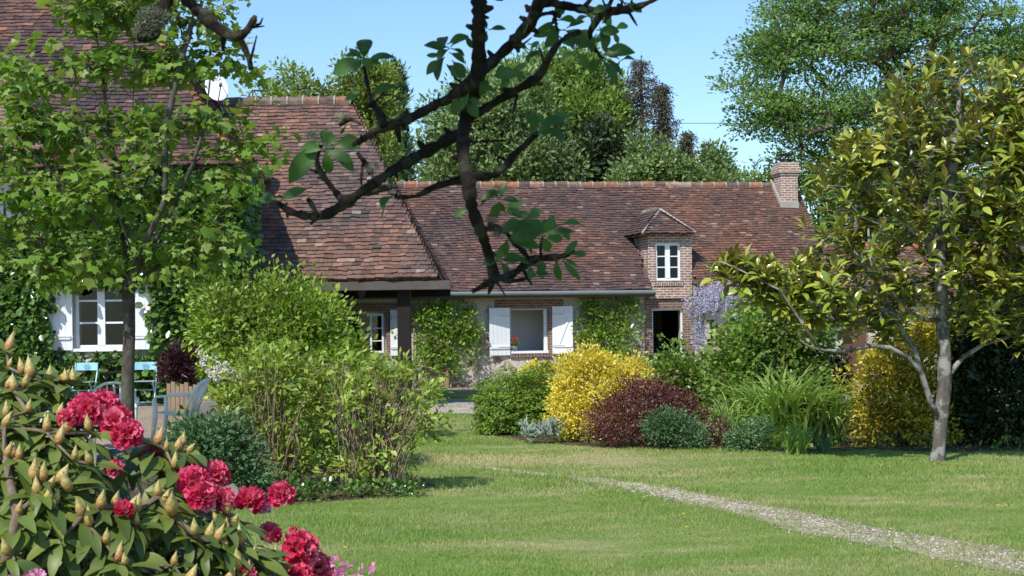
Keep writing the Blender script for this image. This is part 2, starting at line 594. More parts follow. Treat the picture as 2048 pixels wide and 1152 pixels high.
LF_MAPLE = leafm('maple leaf', [(0.12, 0.22, 0.03), (0.17, 0.30, 0.04), (0.23, 0.37, 0.06), (0.21, 0.25, 0.06), (0.30, 0.42, 0.11)], 0.45, 0.42, var=0.15)
LF_IVY = leafm('glossy creeper leaf', [(0.045, 0.10, 0.018), (0.08, 0.16, 0.028), (0.13, 0.23, 0.045), (0.18, 0.28, 0.07)], 0.24, 0.22, spec=0.7)
LF_BUSH = leafm('fresh green shrub leaf', [(0.11, 0.20, 0.022), (0.21, 0.33, 0.035), (0.31, 0.43, 0.05), (0.39, 0.48, 0.09)], 0.4, 0.34)
LF_HYD = leafm('yellow green young leaf', [(0.14, 0.23, 0.03), (0.26, 0.37, 0.045), (0.37, 0.47, 0.08), (0.46, 0.52, 0.14)], 0.42, 0.36)
LF_PEAR = leafm('glossy pear leaf', [(0.11, 0.21, 0.025), (0.20, 0.34, 0.04), (0.30, 0.45, 0.07)], 0.28, 0.32, spec=0.6)
LF_BLUE = leafm('blue green leaf', [(0.055, 0.12, 0.04), (0.10, 0.19, 0.07), (0.16, 0.27, 0.11)], 0.5, 0.2)
LF_CONIF = leafm('bright conifer needles', [(0.09, 0.18, 0.02), (0.18, 0.29, 0.03), (0.28, 0.39, 0.05)], 0.5, 0.25)
LF_GOLD = leafm('golden variegated leaf', [(0.76, 0.58, 0.03), (0.86, 0.70, 0.06), (0.84, 0.72, 0.12), (0.42, 0.45, 0.05), (0.90, 0.80, 0.22)], 0.35, 0.3, (1.1, 1.0, 0.5), var=0.12)
LF_GOLD2 = leafm('golden green leaf', [(0.14, 0.15, 0.02), (0.45, 0.38, 0.03), (0.66, 0.54, 0.05), (0.78, 0.65, 0.08)], 0.35, 0.3, (1.1, 1.0, 0.5))
LF_RED = leafm('barberry leaf', [(0.07, 0.018, 0.018), (0.13, 0.034, 0.034), (0.20, 0.07, 0.06), (0.25, 0.12, 0.10)], 0.4, 0.22, (1.3, 0.7, 0.6))
LF_PURPLE = leafm('purple maple leaf', [(0.022, 0.008, 0.012), (0.05, 0.017, 0.022), (0.09, 0.035, 0.035)], 0.4, 0.25, (1.4, 0.6, 0.6))
LF_SILVER = leafm('silver woolly leaf', [(0.13, 0.17, 0.12), (0.22, 0.27, 0.21), (0.32, 0.36, 0.29)], 0.8, 0.15, (1, 1, 0.9))
LF_LILY = leafm('daylily strap leaf', [(0.15, 0.26, 0.04), (0.26, 0.39, 0.07), (0.40, 0.51, 0.15)], 0.32, 0.35, spec=0.5)
LF_ROSE = leafm('rose bush leaf', [(0.08, 0.17, 0.022), (0.14, 0.26, 0.035), (0.23, 0.36, 0.06), (0.25, 0.26, 0.07)], 0.38, 0.32)
LF_MAG = leafm('magnolia leaf', [(0.12, 0.18, 0.02), (0.20, 0.27, 0.028), (0.28, 0.35, 0.04), (0.36, 0.41, 0.06), (0.48, 0.42, 0.07)], 0.2, 0.22, (1.2, 1.05, 0.4), back=(0.17, 0.14, 0.035), spec=0.8, var=0.15)
LF_DARK = leafm('deep shade hedge leaf', [(0.010, 0.024, 0.008), (0.02, 0.045, 0.012), (0.04, 0.075, 0.018)], 0.4, 0.15)  # near-black green puts the deep shade by the magnolia into the leaves
LF_T_GREY = leafm('grey green tree leaf', [(0.12, 0.20, 0.05), (0.20, 0.29, 0.09), (0.30, 0.38, 0.16)], 0.5, 0.3, (1.1, 1.1, 0.7), nscale=0.3)
LF_T_GREEN = leafm('bright tree leaf', [(0.12, 0.21, 0.035), (0.19, 0.30, 0.05), (0.27, 0.37, 0.08)], 0.5, 0.35, nscale=0.3)
LF_T_YEL = leafm('yellow green tree leaf', [(0.18, 0.27, 0.045), (0.26, 0.35, 0.06), (0.33, 0.42, 0.10)], 0.5, 0.4, nscale=0.3)
LF_T_SHADE = leafm('shaded tree leaf', [(0.02, 0.04, 0.014), (0.035, 0.06, 0.02), (0.055, 0.085, 0.03)], 0.5, 0.15, nscale=0.3)  # shade under the bright tree, put into the leaf colour
LF_T_CYP = leafm('cypress spray', [(0.035, 0.07, 0.04), (0.06, 0.11, 0.06), (0.09, 0.14, 0.08)], 0.6, 0.15, nscale=0.5)
LF_T_DEAD = leafm('withered conifer needles', [(0.07, 0.055, 0.035), (0.125, 0.10, 0.065), (0.09, 0.11, 0.05)], 0.8, 0.2, (1.1, 0.9, 0.7), nscale=0.5)
LF_T_LOC = leafm('locust leaf', [(0.12, 0.22, 0.05), (0.19, 0.31, 0.075), (0.27, 0.40, 0.12)], 0.45, 0.4, (1.1, 1.15, 0.6), nscale=0.4)
LF_RHODO = leafm('rhododendron leaf', [(0.055, 0.095, 0.016), (0.095, 0.14, 0.023), (0.14, 0.185, 0.032), (0.18, 0.215, 0.042)], 0.46, 0.16, (1.2, 1.2, 0.35), back=(0.20, 0.23, 0.08), spec=0.4, nscale=3, var=0.18)
LF_APPLE = leafm('apple leaf', [(0.04, 0.095, 0.018), (0.06, 0.13, 0.024), (0.08, 0.16, 0.036)], 0.5, 0.3, (1.1, 1.3, 0.5), back=(0.10, 0.15, 0.07), nscale=6)
LILAC = leafm('wisteria blossom', [(0.50, 0.46, 0.62), (0.60, 0.57, 0.71), (0.76, 0.74, 0.82)], 0.7, 0.35, (1, 1, 1), var=0.1)
SNOWBALL = leafm('cream blossom', [(0.70, 0.66, 0.52), (0.78, 0.76, 0.66), (0.82, 0.82, 0.76)], 0.8, 0.25, (1, 1, 0.9), var=0.06)
REDBLOSSOM = leafm('scarlet blossom', [(0.62, 0.045, 0.03), (0.75, 0.09, 0.05)], 0.6, 0.3, (1.1, 0.8, 0.8), var=0.1)


def lobe(px, py, rx, ry, Y, dep):
    """an ellipsoid given by its outline in the photograph, its distance and its depth in metres"""
    return (P(px, py, Y), (rx * Y / F, dep, ry * Y / F))


def plant(name, label, cat, base, lobes, ncl, per, spread, tpl, size, mat, stemmat=CANE_DK, stems=5, r0=0.02, rt=0.003,
          shell=0.3, group=None, crown='foliage', trunk='stem', keep=None, rough=.17, shoots=.07, step=0.25, zmin=0.04, trunkpts=None, wob=0.08, nb=None, sup=0.05, extra=None, bias=0.35, **kw):
    base = np.asarray(base, float)
    t = thing(name, label, cat, base, group)
    cl, nor = in_lobes(lobes, ncl, shell, zmin, keep, rough, shoots)
    V, T = foliage(cl, nor, per, spread, tpl, size, **kw)
    if extra is not None: V, T = joinm([(V, T), extra])
    ok = V[:, 2] > 0.006
    V[:, 2] = np.maximum(V[:, 2], 0.006)
    mesh_np(crown, V, T, mat, t)
    if trunkpts is not None:
        sel = cl if nb is None else cl[R.permutation(len(cl))[:nb]]
        A, Pn = skeleton(trunkpts, sel, step, wob, sup, bias)
        limbs(A, Pn, r0, rt, 7, trunk, stemmat, t)
    elif stems:
        As, Ps, off = [], [], 0
        sel = cl if nb is None else cl[R.permutation(len(cl))[:nb]]
        ext = np.array([r[0] for _, r in lobes]).max()
        seeds = base + np.stack([R.uniform(-.35, .35, stems) * ext, R.uniform(-.3, .3, stems) * ext, np.zeros(stems) + .01], 1)
        own = np.argmin(np.linalg.norm(sel[:, None, :2] - seeds[None, :, :2], axis=2), 1)
        for k in range(stems):
            tg = sel[own == k]
            if len(tg) == 0: continue
            top = seeds[k] + (tg.mean(0) - seeds[k]) * 0.25
            A, Pn = skeleton([seeds[k], (seeds[k] + top) / 2, top], tg, step, wob, sup, bias)
            As.append(A); Ps.append(np.where(Pn >= 0, Pn + off, -1)); off += len(A)
        if As:
            limbs(np.concatenate(As), np.concatenate(Ps), r0, rt, 5, trunk, stemmat, t)
    return t

# ------------------------------------------------------------------ the ground
def lawn_cols(t, blade):
    p = t.pos()
    s = t.n('SeparateXYZ', Vector=p)
    flat = t.n('CombineXYZ', X=s.outputs[0], Y=s.outputs[1]).outputs[0]
    strech = t.n('CombineXYZ', X=t.math('MULTIPLY', s.outputs[0], 0.45), Y=s.outputs[1]).outputs[0]
    a = t.noise(0.9, strech, 5, 0.62)
    b = t.noise(3.3, strech, 4, 0.6)
    m = t.math('ADD', t.math('MULTIPLY', a, 0.62), t.math('MULTIPLY', b, 0.38))
    worn = t.n('VectorMath', {'operation': 'LENGTH'}, i0=t.n('CombineXYZ', X=t.math('MULTIPLY', t.math('SUBTRACT', s.outputs[0], 0.1), 0.42), Y=t.math('MULTIPLY', t.math('SUBTRACT', s.outputs[1], 17.3), 0.5)).outputs[0]).outputs['Value']
    m = t.math('ADD', m, t.ramp(worn, [(0.2, 0.13), (1.0, 0.0)]))
    green = t.mix(t.noise(0.5, flat, 3), (0.18, 0.30, 0.05), (0.285, 0.39, 0.088))
    dry = (0.56, 0.50, 0.25)
    c = t.mix(t.ramp(m, [(0.44, 0.02), (0.53, 0.26), (0.63, 0.85)]), green, dry)
    if blade:
        g = t.n('NewGeometry')
        c = t.mix(1.0, c, t.ramp(g.outputs['Random Per Island'], [(0, (0.85, 0.87, 0.8)), (0.55, (1.0, 1.0, 1.0)), (0.9, (1.1, 1.1, 1.1)), (1, (1.35, 1.2, 1.1))]), 'MULTIPLY')
    return c


t = NT('lawn earth')
c = t.mix(1.0, lawn_cols(t, False), t.ramp(t.noise(26, t.pos(), 5, 0.7), [(0.3, 0.5), (0.7, 0.9)]), 'MULTIPLY')
GROUND = t.out(t.pbr(c, 0.95, 0.1, t.bump(t.noise(45, t.pos(), 4), 0.8, 0.03)))
t = NT('mown grass blade')
c = lawn_cols(t, True)
GRASS = t.out(t.n('MixShader', Fac=0.3, i1=t.pbr(c, 0.6, 0.25), i2=t.n('BsdfTranslucent', Color=c).outputs[0]).outputs[0])


def gravelm(name, c1, c2, sc):
    t = NT(name)
    p = t.pos()
    vo = t.n('TexVoronoi', Vector=p, Scale=sc)
    s = t.n('SeparateColor', Color=vo.outputs['Color'])
    c = t.mix(s.outputs[0], c1, c2)
    c = t.mix(1.0, c, t.ramp(t.noise(1.3, p, 4), [(0.3, 0.78), (0.7, 1.15)]), 'MULTIPLY')
    h = t.math('SUBTRACT', 1.0, vo.outputs['Distance'])
    return t.out(t.pbr(c, 0.95, 0.15, t.bump(h, 0.9, 0.03)))


GRAVEL = gravelm('pale gravel', (0.24, 0.195, 0.13), (0.50, 0.43, 0.32), 34)
YARD = gravelm('sandy gravel', (0.30, 0.235, 0.165), (0.50, 0.41, 0.31), 42)
DRIVE = gravelm('grey drive gravel', (0.30, 0.26, 0.20), (0.52, 0.46, 0.37), 16)
SOIL = gravelm('garden soil', (0.055, 0.038, 0.024), (0.14, 0.10, 0.065), 22)
STONE_M = None
t = NT('path stones')
g = t.n('NewGeometry')
PEBBLE = t.out(t.pbr(t.ramp(g.outputs['Random Per Island'], [(0, (0.24, 0.19, 0.13)), (0.5, (0.45, 0.38, 0.29)), (0.85, (0.58, 0.52, 0.43)), (1, (0.32, 0.24, 0.16))]), 0.9, 0.2))

tag(mesh_np('ground', [(-500, -60, 0), (500, -60, 0), (500, 900, 0), (-500, 900, 0)], [(0, 1, 2, 3)], GROUND), kind='structure')


def wob1(x, seed=0.0):
    return np.sin(x * 2.1 + seed) * 0.5 + np.sin(x * 5.3 + seed * 2) * 0.3 + np.sin(x * 11.7 + seed * 3) * 0.2


def ribbon(name, cl, wid, z, m, n=160, rough=0.12):
    cl = np.array(cl, float)
    s = np.linspace(0, len(cl) - 1, n)
    c = np.stack([np.interp(s, np.arange(len(cl)), cl[:, k]) for k in range(2)], 1)
    w = np.interp(s, np.arange(len(cl)), wid)
    d = unit(np.gradient(c, axis=0))
    nrm = np.stack([-d[:, 1], d[:, 0]], 1)
    L = c + nrm * (w / 2 + rough * wob1(s * 3, 1.0) * w)[:, None]
    Q = c - nrm * (w / 2 + rough * wob1(s * 3, 4.0) * w)[:, None]
    V = np.concatenate([np.c_[L, np.full(n, z)], np.c_[Q, np.full(n, z)]])
    T = [(i, i + n, i + n + 1, i + 1) for i in range(n - 1)]
    return tag(mesh_np(name, V, [t[::-1] for t in T], m), kind='structure'), c, w


PATH = [(5.6, 5.6), (4.4, 7.2), (3.25, 9.3), (2.45, 10.85), (1.66, 13.0), (1.12, 14.3), (0.55, 15.2), (0.1, 15.8), (-0.35, 16.4)]
PATHW = [0.72, 0.72, 0.68, 0.62, 0.52, 0.36, 0.16, 0.08, 0.03]
_, PC, PW = ribbon('gravel_path', PATH, PATHW, 0.004, GRAVEL)


def path_d(p):
    """signed distance to the edge of the path (negative inside)"""
    d = np.linalg.norm(p[:, None, :2] - PC[None], axis=2)
    j = np.argmin(d, 1)
    return d[np.arange(len(p)), j] - PW[j] / 2


def sheet(name, poly, z, m, kind='structure'):
    V = [(x, y, z if np.isscalar(z) else z[i]) for i, (x, y) in enumerate(poly)]
    return tag(MB().add(V, [tuple(range(len(V)))]).build(name, m), kind=kind)


def rag(poly, amp, step=0.35):
    out = []
    for i, a in enumerate(poly):
        b = poly[(i + 1) % len(poly)]
        a, b = np.array(a, float), np.array(b, float)
        L = np.linalg.norm(b - a)
        m = max(1, int(L / step))
        nr = np.array((-(b - a)[1], (b - a)[0])) / (L + 1e-9)
        for q in range(m):
            s = q / m
            out.append(tuple(a + (b - a) * s + nr * amp * R.normal() * (1 if q else 0.3)))
    return out


BED = [tuple(GX(x, y)[:2]) for x, y in ((962, 862), (1050, 884), (1180, 893), (1300, 897), (1450, 897), (1600, 904), (1740, 900), (1830, 903), (1960, 903), (2120, 903), (2300, 903))]
BED = BED + [(11.5, 27), (7.5, 29.5), (3.4, 29), (1.0, 25.6), (-.55, 23.2)]
sheet('flower_bed_soil', rag(BED, 0.10), 0.004, SOIL)
LBED = [(-4.3, 13.4), (-2.2, 12.9), (-1.15, 13.55), (-.72, 14.5), (-1.2, 16.0), (-2.6, 17.0), (-5.0, 17.3)]
sheet('shrub_bed_soil', rag(LBED, 0.08), 0.004, SOIL)
YV = [(-18, 17.6, .004), (-5.2, 17.8, .004), (-2.4, 21, .004), (-2.2, 26, .004), (-18, 22, .06), (-4.2, 22.4, .06), (-18, 25.6, .2), (-4.2, 25.6, .2), (-18, 28.4, .21), (-4.2, 28.4, .21), (-3.2, 28.2, .1)]
tag(mesh_np('gravel_yard', YV, [(0, 1, 5), (0, 5, 4), (4, 5, 7), (4, 7, 6), (6, 7, 9), (6, 9, 8), (1, 2, 5), (2, 3, 5), (5, 3, 7), (7, 3, 10), (7, 10, 9)], YARD), kind='structure')
sheet('gravel_drive', rag([(-2.9, 27.0), (9, 26.8), (12, 32.4), (-2.9, 32.8)], 0.12), 0.008, DRIVE)
sheet('earth_strip', rag([(-9, 37.2), (1, 37.0), (9, 36.4), (9, 39.4), (1, 40.2), (-9, 41)], 0.15), 0.004, YARD)

HINGE = plain('painted hinge strap', (0.50, 0.50, 0.50), 0.5, 0.3, 9)

# ------------------------------------------------------------------ roofs

def tiles(mb, o, u, v, W, Ls, w=0.17, e=0.104, uL=None, uR=None, hole=None, sag=0.02, mi=0, thick=0.036, rough=1.0):
    """rows of plain clay tiles on a plane: o eave corner, u along the eave, v up the slope"""
    o, u, v = (np.asarray(a, float) for a in (o, u, v))
    nrm = np.cross(u, v)
    rows = int(Ls / e)
    for j in range(rows):
        v0 = j * e
        a = uL(v0) if uL else 0.0
        b = uR(v0) if uR else W
        k = int(math.floor(a / w)) - 1
        rowj = R.normal() * 0.004
        x = (k + (0.5 if j % 2 else 0.0)) * w + R.normal() * 0.01
        while x < b:
            ww = w * (1 + R.normal() * 0.04)
            x0, x1 = max(x, a), min(x + ww - 0.004, b)
            x += ww
            if x1 - x0 < 0.025: continue
            if hole is not None and hole((x0 + x1) / 2, v0 + e / 2): continue
            q = v0 + rowj + R.normal() * 0.007 * rough
            tl = R.normal() * 0.006 * rough
            if R.random() < 0.007: q -= R.uniform(.015, .045); tl += R.normal() * .02
            h = thick + 0.014 + abs(R.normal()) * 0.006 * rough
            sg = sag * (math.sin(x0 * 0.9 + 1.3) * math.sin(v0 * 0.8) + 0.5 * math.sin(x0 * 2.3 + v0))
            top = min(v0 + e * 1.9, Ls)
            pts = [(x0, q - tl, h), (x1, q + tl, h + R.normal() * 0.003), (x1, top, 0.012), (x0, top, 0.012), (x0, q - tl, h - thick), (x1, q + tl, h - thick)]
            mb.add([o + u * pu + v * pv + nrm * (ph + sg) for pu, pv, ph in pts], [(0, 1, 2, 3), (4, 5, 1, 0)], mi)


def ridge(mb, a, b, r=0.12, ln=0.36, mi=0, mj=1):
    a, b = np.asarray(a, float), np.asarray(b, float)
    L = np.linalg.norm(b - a)
    n = max(1, int(round(L / ln)))
    for k in range(n):
        s0, s1 = a + (b - a) * (k / n), a + (b - a) * ((k + 0.94) / n)
        j = R.normal(size=3) * 0.008
        mb.tube([s0 + j, s1 + j], [r * 0.93, r * 1.02], 10, mi)
        s2 = a + (b - a) * ((k + 1.02) / n)
        mb.tube([s1 - (b - a) * 0.02 / n, s2], [r * 1.08, r * 1.04], 10, mj)


def ridgem():
    t = NT('ridge tiles')
    g = t.n('NewGeometry')
    c = t.ramp(g.outputs['Random Per Island'], [(0, (0.12, 0.08, 0.065)), (0.4, (0.20, 0.15, 0.12)), (0.62, (0.27, 0.13, 0.085)), (0.85, (0.38, 0.15, 0.085)), (1, (0.33, 0.27, 0.22))])
    c = t.mix(1.0, c, t.ramp(t.noise(9, g.outputs['Position'], 5, 0.7), [(0.35, 0.65), (0.65, 1.25)]), 'MULTIPLY')
    return t.out(t.pbr(c, 0.9, 0.2, t.bump(t.noise(30, g.outputs['Position']), 0.4, 0.01)))


RIDGE = ridgem()


def wall_cells(mb, x0, x1, z0, z1, y0, y1, openings, mi=0):
    """a wall along x with rectangular openings (xa, xb, za, zb), built as boxes that only touch"""
    xs = sorted({x0, x1, *[v for o in openings for v in o[:2]]})
    for a, b in zip(xs[:-1], xs[1:]):
        os_ = sorted([o for o in openings if o[0] <= a + 1e-6 and o[1] >= b - 1e-6], key=lambda o: o[2])
        z = z0
        for o in os_:
            if o[2] > z: mb.box(a, b, y0, y1, z, o[2], mi)
            z = o[3]
        if z < z1: mb.box(a, b, y0, y1, z, z1, mi)


def shutter(parent, hx, w, z0, z1, y, ang, side, brace=None, mat=WHITE):
    """board shutter hinged at hx; side -1 opens to the left, +1 to the right; ang degrees off the wall"""
    def T(s, d, z):
        a = math.radians(ang)
        return (hx + side * (s * math.cos(a) + d * math.sin(a)), y - s * math.sin(a) - d * math.cos(a), z)
    mb = MB()
    nb = 5
    for k in range(nb):
        s0, s1 = w * k / nb + 0.002, w * (k + 1) / nb - 0.002
        mb.hexa([T(s0, 0, z0), T(s1, 0, z0), T(s1, .03, z0), T(s0, .03, z0)], [T(s0, 0, z1), T(s1, 0, z1), T(s1, .03, z1), T(s0, .03, z1)])
    p = mb.build('shutter', mat, parent)
    h = z1 - z0
    for f in (0.14, 0.80):
        b = MB()
        zz = z0 + h * f
        b.hexa([T(.03, .03, zz), T(w - .03, .03, zz), T(w - .03, .06, zz), T(.03, .06, zz)], [T(.03, .03, zz + .07), T(w - .03, .03, zz + .07), T(w - .03, .06, zz + .07), T(.03, .06, zz + .07)])
        b.build('batten', mat, p)
    for f in (0.165, 0.825):
        b = MB()
        zz = z0 + h * f
        b.hexa([T(-.03, .062, zz), T(w * .55, .062, zz), T(w * .55, .067, zz), T(-.03, .067, zz)], [T(-.03, .062, zz + .02), T(w * .55, .062, zz + .02), T(w * .55, .067, zz + .02), T(-.03, .067, zz + .02)])
        b.build('hinge', HINGE, p)
    if brace:
        b = MB()
        za, zb = z0 + h * 0.14 + .07, z0 + h * 0.80
        sa, sb = (.12, w - .12) if brace > 0 else (w - .12, .12)
        b.hexa([T(sa, .03, za), T(sa + .06, .03, za), T(sa + .06, .055, za), T(sa, .055, za)], [T(sb, .03, zb), T(sb + .06, .03, zb), T(sb + .06, .055, zb), T(sb, .055, zb)])
        b.build('brace', mat, p)
    return p


def sash_window(parent, x0, x1, z0, z1, y, cols, rows, fr=0.05, bar=0.028, mid=0.09, mat=WHITE, name='window'):
    """frame with a middle post and glazing bars, glass as a sub-part"""
    mb = MB()
    mb.box(x0, x0 + fr, y, y + .07, z0, z1); mb.box(x1 - fr, x1, y, y + .07, z0, z1)
    mb.box(x0 + fr, x1 - fr, y, y + .07, z1 - fr, z1); mb.box(x0 + fr, x1 - fr, y, y + .07, z0, z0 + fr)
    if cols == 2:
        xm = (x0 + x1) / 2
        mb.box(xm - mid / 2, xm + mid / 2, y - .012, y + .06, z0 + fr, z1 - fr)
        spans = [(x0 + fr, xm - mid / 2), (xm + mid / 2, x1 - fr)]
    else:
        spans = [(x0 + fr, x1 - fr)]
    for a, b in spans:
        for k in range(1, rows):
            zz = z0 + fr + (z1 - z0 - 2 * fr) * k / rows
            mb.box(a, b, y + .01, y + .05, zz - bar / 2, zz + bar / 2)
    w = mb.build(name, mat, parent)
    for a, b in spans:
        MB().box(a, b, y + .028, y + .034, z0 + fr, z1 - fr).build('pane', GLASS, w)
    return w


# ------------------------------------------------------------------ long farmhouse (turned nine degrees, its left end nearer)
TH = math.radians(-9.0)
FO = np.array((1.5, 40.0, 0.0))


def fl(px, py, d=0.0):
    """photograph point -> farmhouse coordinates (x along the wall, z) at depth d behind its front wall"""
    px, py = unroll(px, py)
    k = (px - 1024) / F
    c, s = math.cos(TH), math.sin(TH)
    x = (k * (FO[1] + d * c) - FO[0] - d * s) / (c + k * s)
    Y = FO[1] - x * s + d * c
    return x, EYE + (HZ - py) * Y / F


def FX(px, d=0.0): return fl(px, 640, d)[0]


farm = thing('farmhouse', 'long low stone farmhouse under a red brown tiled roof with one brick dormer', 'house')
XL, XR = -15.0, FX(1652)
EZ, ED = 2.50, -0.58            # eave
RZ, RD = 5.60, 2.75             # ridge
w1 = (FX(692), FX(772), 0.90, 2.02)
w2 = (FX(1021), FX(1096), fl(1056, 706)[1], fl(1056, 617)[1])
dr = (FX(1304), FX(1366), 0.0, fl(1335, 617)[1])
mb = MB()
wall_cells(mb, XL, XR, 0, 2.62, 0, 0.5, [w1, w2, dr])
DEP = 2 * RD
mb.box(XL, XR, DEP - .4, DEP, 0, 2.6)
for xx, a in ((XL, 1), (XR - .4, 1)):
    mb.box(xx, xx + .4, 0.5, DEP - .4, 0, 2.6)
    mb.add([(xx, 0.1, 2.62), (xx, DEP - .1, 2.62), (xx, RD, RZ - .15), (xx + .4, 0.1, 2.62), (xx + .4, DEP - .1, 2.62), (xx + .4, RD, RZ - .15)], [(0, 2, 1), (3, 4, 5), (0, 3, 5, 2), (1, 2, 5, 4)])
mb.build('wall', RUBBLE, farm)
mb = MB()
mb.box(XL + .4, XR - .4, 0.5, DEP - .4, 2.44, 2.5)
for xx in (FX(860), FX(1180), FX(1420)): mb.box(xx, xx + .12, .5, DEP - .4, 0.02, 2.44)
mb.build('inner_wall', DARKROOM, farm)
mb = MB()
mb.box(FX(960), FX(1150), 1.35, 1.41, .02, 2.43)
mb.box(FX(960), FX(1150), .52, 1.35, .012, .03)
mb.box(FX(960) - .05, FX(960), .52, 1.41, .02, 2.43); mb.box(FX(1150), FX(1150) + .05, .52, 1.41, .02, 2.43)
mb.build('pale_room_wall', PALEROOM, farm)  # back wall set close and pale side walls added to brighten the room
# brick round the openings
mb = MB()
for o, lo in ((w1, .78), (w2, .78)):
    mb = MB()
    mb.box(o[0] - .12, o[0], -.015, .2, o[2], o[3]); mb.box(o[1], o[1] + .14, -.015, .2, o[2], o[3])
    mb.box(o[0] - .42, o[1] + .42, -.018, .2, o[3], o[3] + .24)
    mb.build('brick_surround', BRICK_DARK, farm)
mb = MB()
mb.box(dr[0] - .20, dr[0], -.02, .25, 0, dr[3] + .30); mb.box(dr[1], dr[1] + .30, -.02, .25, 0, dr[3])
mb.box(dr[0], dr[1] + .30, -.022, .25, dr[3], dr[3] + .26)
mb.build('brick_surround', BRICK_DARK, farm)
for o in (w1, w2):
    mb = MB()
    n = 15
    for k in range(n):
        a = o[0] - .03 + (o[1] - o[0] + .12) * k / n
        mb.box(a, a + (o[1] - o[0] + .12) / n - .012, -.06 - .004 * (k % 3), .06, o[2] - .115 - .006 * (k % 2), o[2] - .004)
    mb.build('brick_sill', BRICK_DARK, farm)
# soldier course over the door
mb = MB()
for k in range(13):
    a = dr[0] - .02 + (dr[1] - dr[0] + .30) * k / 13
    mb.hexa([(a, -.03, dr[3] + .03), (a + .055, -.03, dr[3] + .03), (a + .055, .05, dr[3] + .03), (a, .05, dr[3] + .03)],
            [(a - .03, -.03, dr[3] + .235), (a + .025, -.03, dr[3] + .235), (a + .025, .05, dr[3] + .235), (a - .03, .05, dr[3] + .235)])
mb.build('brick_lintel', BRICK_DARK, farm)
# roof
sl = math.hypot(RD - ED, RZ - EZ)
vv = np.array((0, (RD - ED) / sl, (RZ - EZ) / sl))
dx0, dx1 = FX(1297), FX(1384)
mb = MB()


def dhole(u, v):
    x = XL - .2 + u
    z = EZ + vv[2] * v
    return dx0 - .1 < x < dx1 + .02 and z < 4.0


mb.add([(XL - .2, ED + .1, EZ - .02), (dx0, ED + .1, EZ - .02), (dx0, RD, RZ - .03), (XL - .2, RD, RZ - .03), (XL - .2, ED + .1, EZ - .12), (dx0, ED + .1, EZ - .12), (dx0, RD, RZ - .13), (XL - .2, RD, RZ - .13)],
       [(0, 1, 2, 3), (7, 6, 5, 4), (0, 4, 5, 1), (3, 2, 6, 7), (0, 3, 7, 4), (1, 5, 6, 2)])
mb.add([(dx1, ED + .1, EZ - .02), (XR + .2, ED + .1, EZ - .02), (XR + .2, RD, RZ - .03), (dx1, RD, RZ - .03), (dx1, ED + .1, EZ - .12), (XR + .2, ED + .1, EZ - .12), (XR + .2, RD, RZ - .13), (dx1, RD, RZ - .13)],
       [(0, 1, 2, 3), (7, 6, 5, 4), (0, 4, 5, 1), (3, 2, 6, 7), (0, 3, 7, 4), (1, 5, 6, 2)])
mb.add([(dx0, 1.2, 4.1), (dx1, 1.2, 4.1), (dx1, RD, RZ - .03), (dx0, RD, RZ - .03)], [(0, 1, 2, 3)])
mb.add([(XL - .2, RD, RZ), (XR + .2, RD, RZ), (XR + .2, DEP + .5, EZ), (XL - .2, DEP + .5, EZ)], [(0, 1, 2, 3)])
tiles(mb, (XL - .2, ED, EZ), (1, 0, 0), vv, XR - XL + .4, sl, hole=dhole, sag=.035)
roof = mb.build('roof', TILE_FARM, farm)
mb = MB()
ridge(mb, (XL - .2, RD, RZ + .0), (XR + .2, RD, RZ + .0), .115)
mb.build('ridge', [RIDGE, MORTAR], roof)
# gutter
mb = MB()
for a, b in ((XL, dx0 + .05), (dx1 + .05, XR + .1)):
    mb.tube([(a, ED - .06, EZ - .045), (b, ED - .06, EZ - .045)], .058, 10)
    mb.box(a, b, ED + .02, 0.02, EZ - .15, EZ - .13, 1)
    mb.box(a, b, ED + .01, ED + .035, EZ - .13, EZ + .0, 1)
mb.build('gutter', [ZINC, BEAMWOOD], farm)
mb = MB()
px_ = FX(1684)
mb.tube([(XR - .1, -.1, 2.35), (XR - .1, -.08, .05)], .045, 10)
mb.build('downpipe', plain('blue grey pipe', (0.30, 0.36, 0.42), 0.5, 0.1), farm)
# windows
win1 = sash_window(farm, w1[0], w1[1], w1[2], w1[3], .12, 1, 1, .045, name='window')
# the open casement of the first window, swung a little into the room
mb = MB()
ca, cb = w1[1] - .42, w1[1] - .06
for a, b, c, d in ((ca, ca + .05, w1[2] + .05, w1[3] - .05), (cb - .05, cb, w1[2] + .05, w1[3] - .05), (ca + .05, cb - .05, w1[2] + .05, w1[2] + .1), (ca + .05, cb - .05, w1[3] - .1, w1[3] - .05), (ca + .05, cb - .05, 1.25, 1.275), (ca + .05, cb - .05, 1.58, 1.605)):
    mb.box(a, b, .05, .10, c, d)
cs = mb.build('casement', WHITE, farm)
MB().box(ca + .05, cb - .05, .07, .076, w1[2] + .1, w1[3] - .1).build('pane', GLASS, cs)
mb = MB()
a, b, c, d = w2
mb.box(a, a + .03, .1, .16, c, d); mb.box(b - .10, b, .1, .16, c, d); mb.box(a + .03, b - .10, .1, .16, d - .035, d); mb.box(a, b, -.05, .2, c - .004, c + .055)
mb.build('window', WHITE, farm)
for o, l, r in ((w1, (FX(676), FX(693)), (FX(779), FX(802))), (w2, (FX(977), FX(1020)), (FX(1104), FX(1144)))):
    shutter(farm, o[0] - .02, max(.42, l[1] - l[0]), o[2] - .05, o[3] + .02, -.03, 10, -1)
    shutter(farm, o[1] + .10, max(.42, r[1] - r[0]), o[2] - .03, o[3] + .05, -.03, 13, 1, 1)
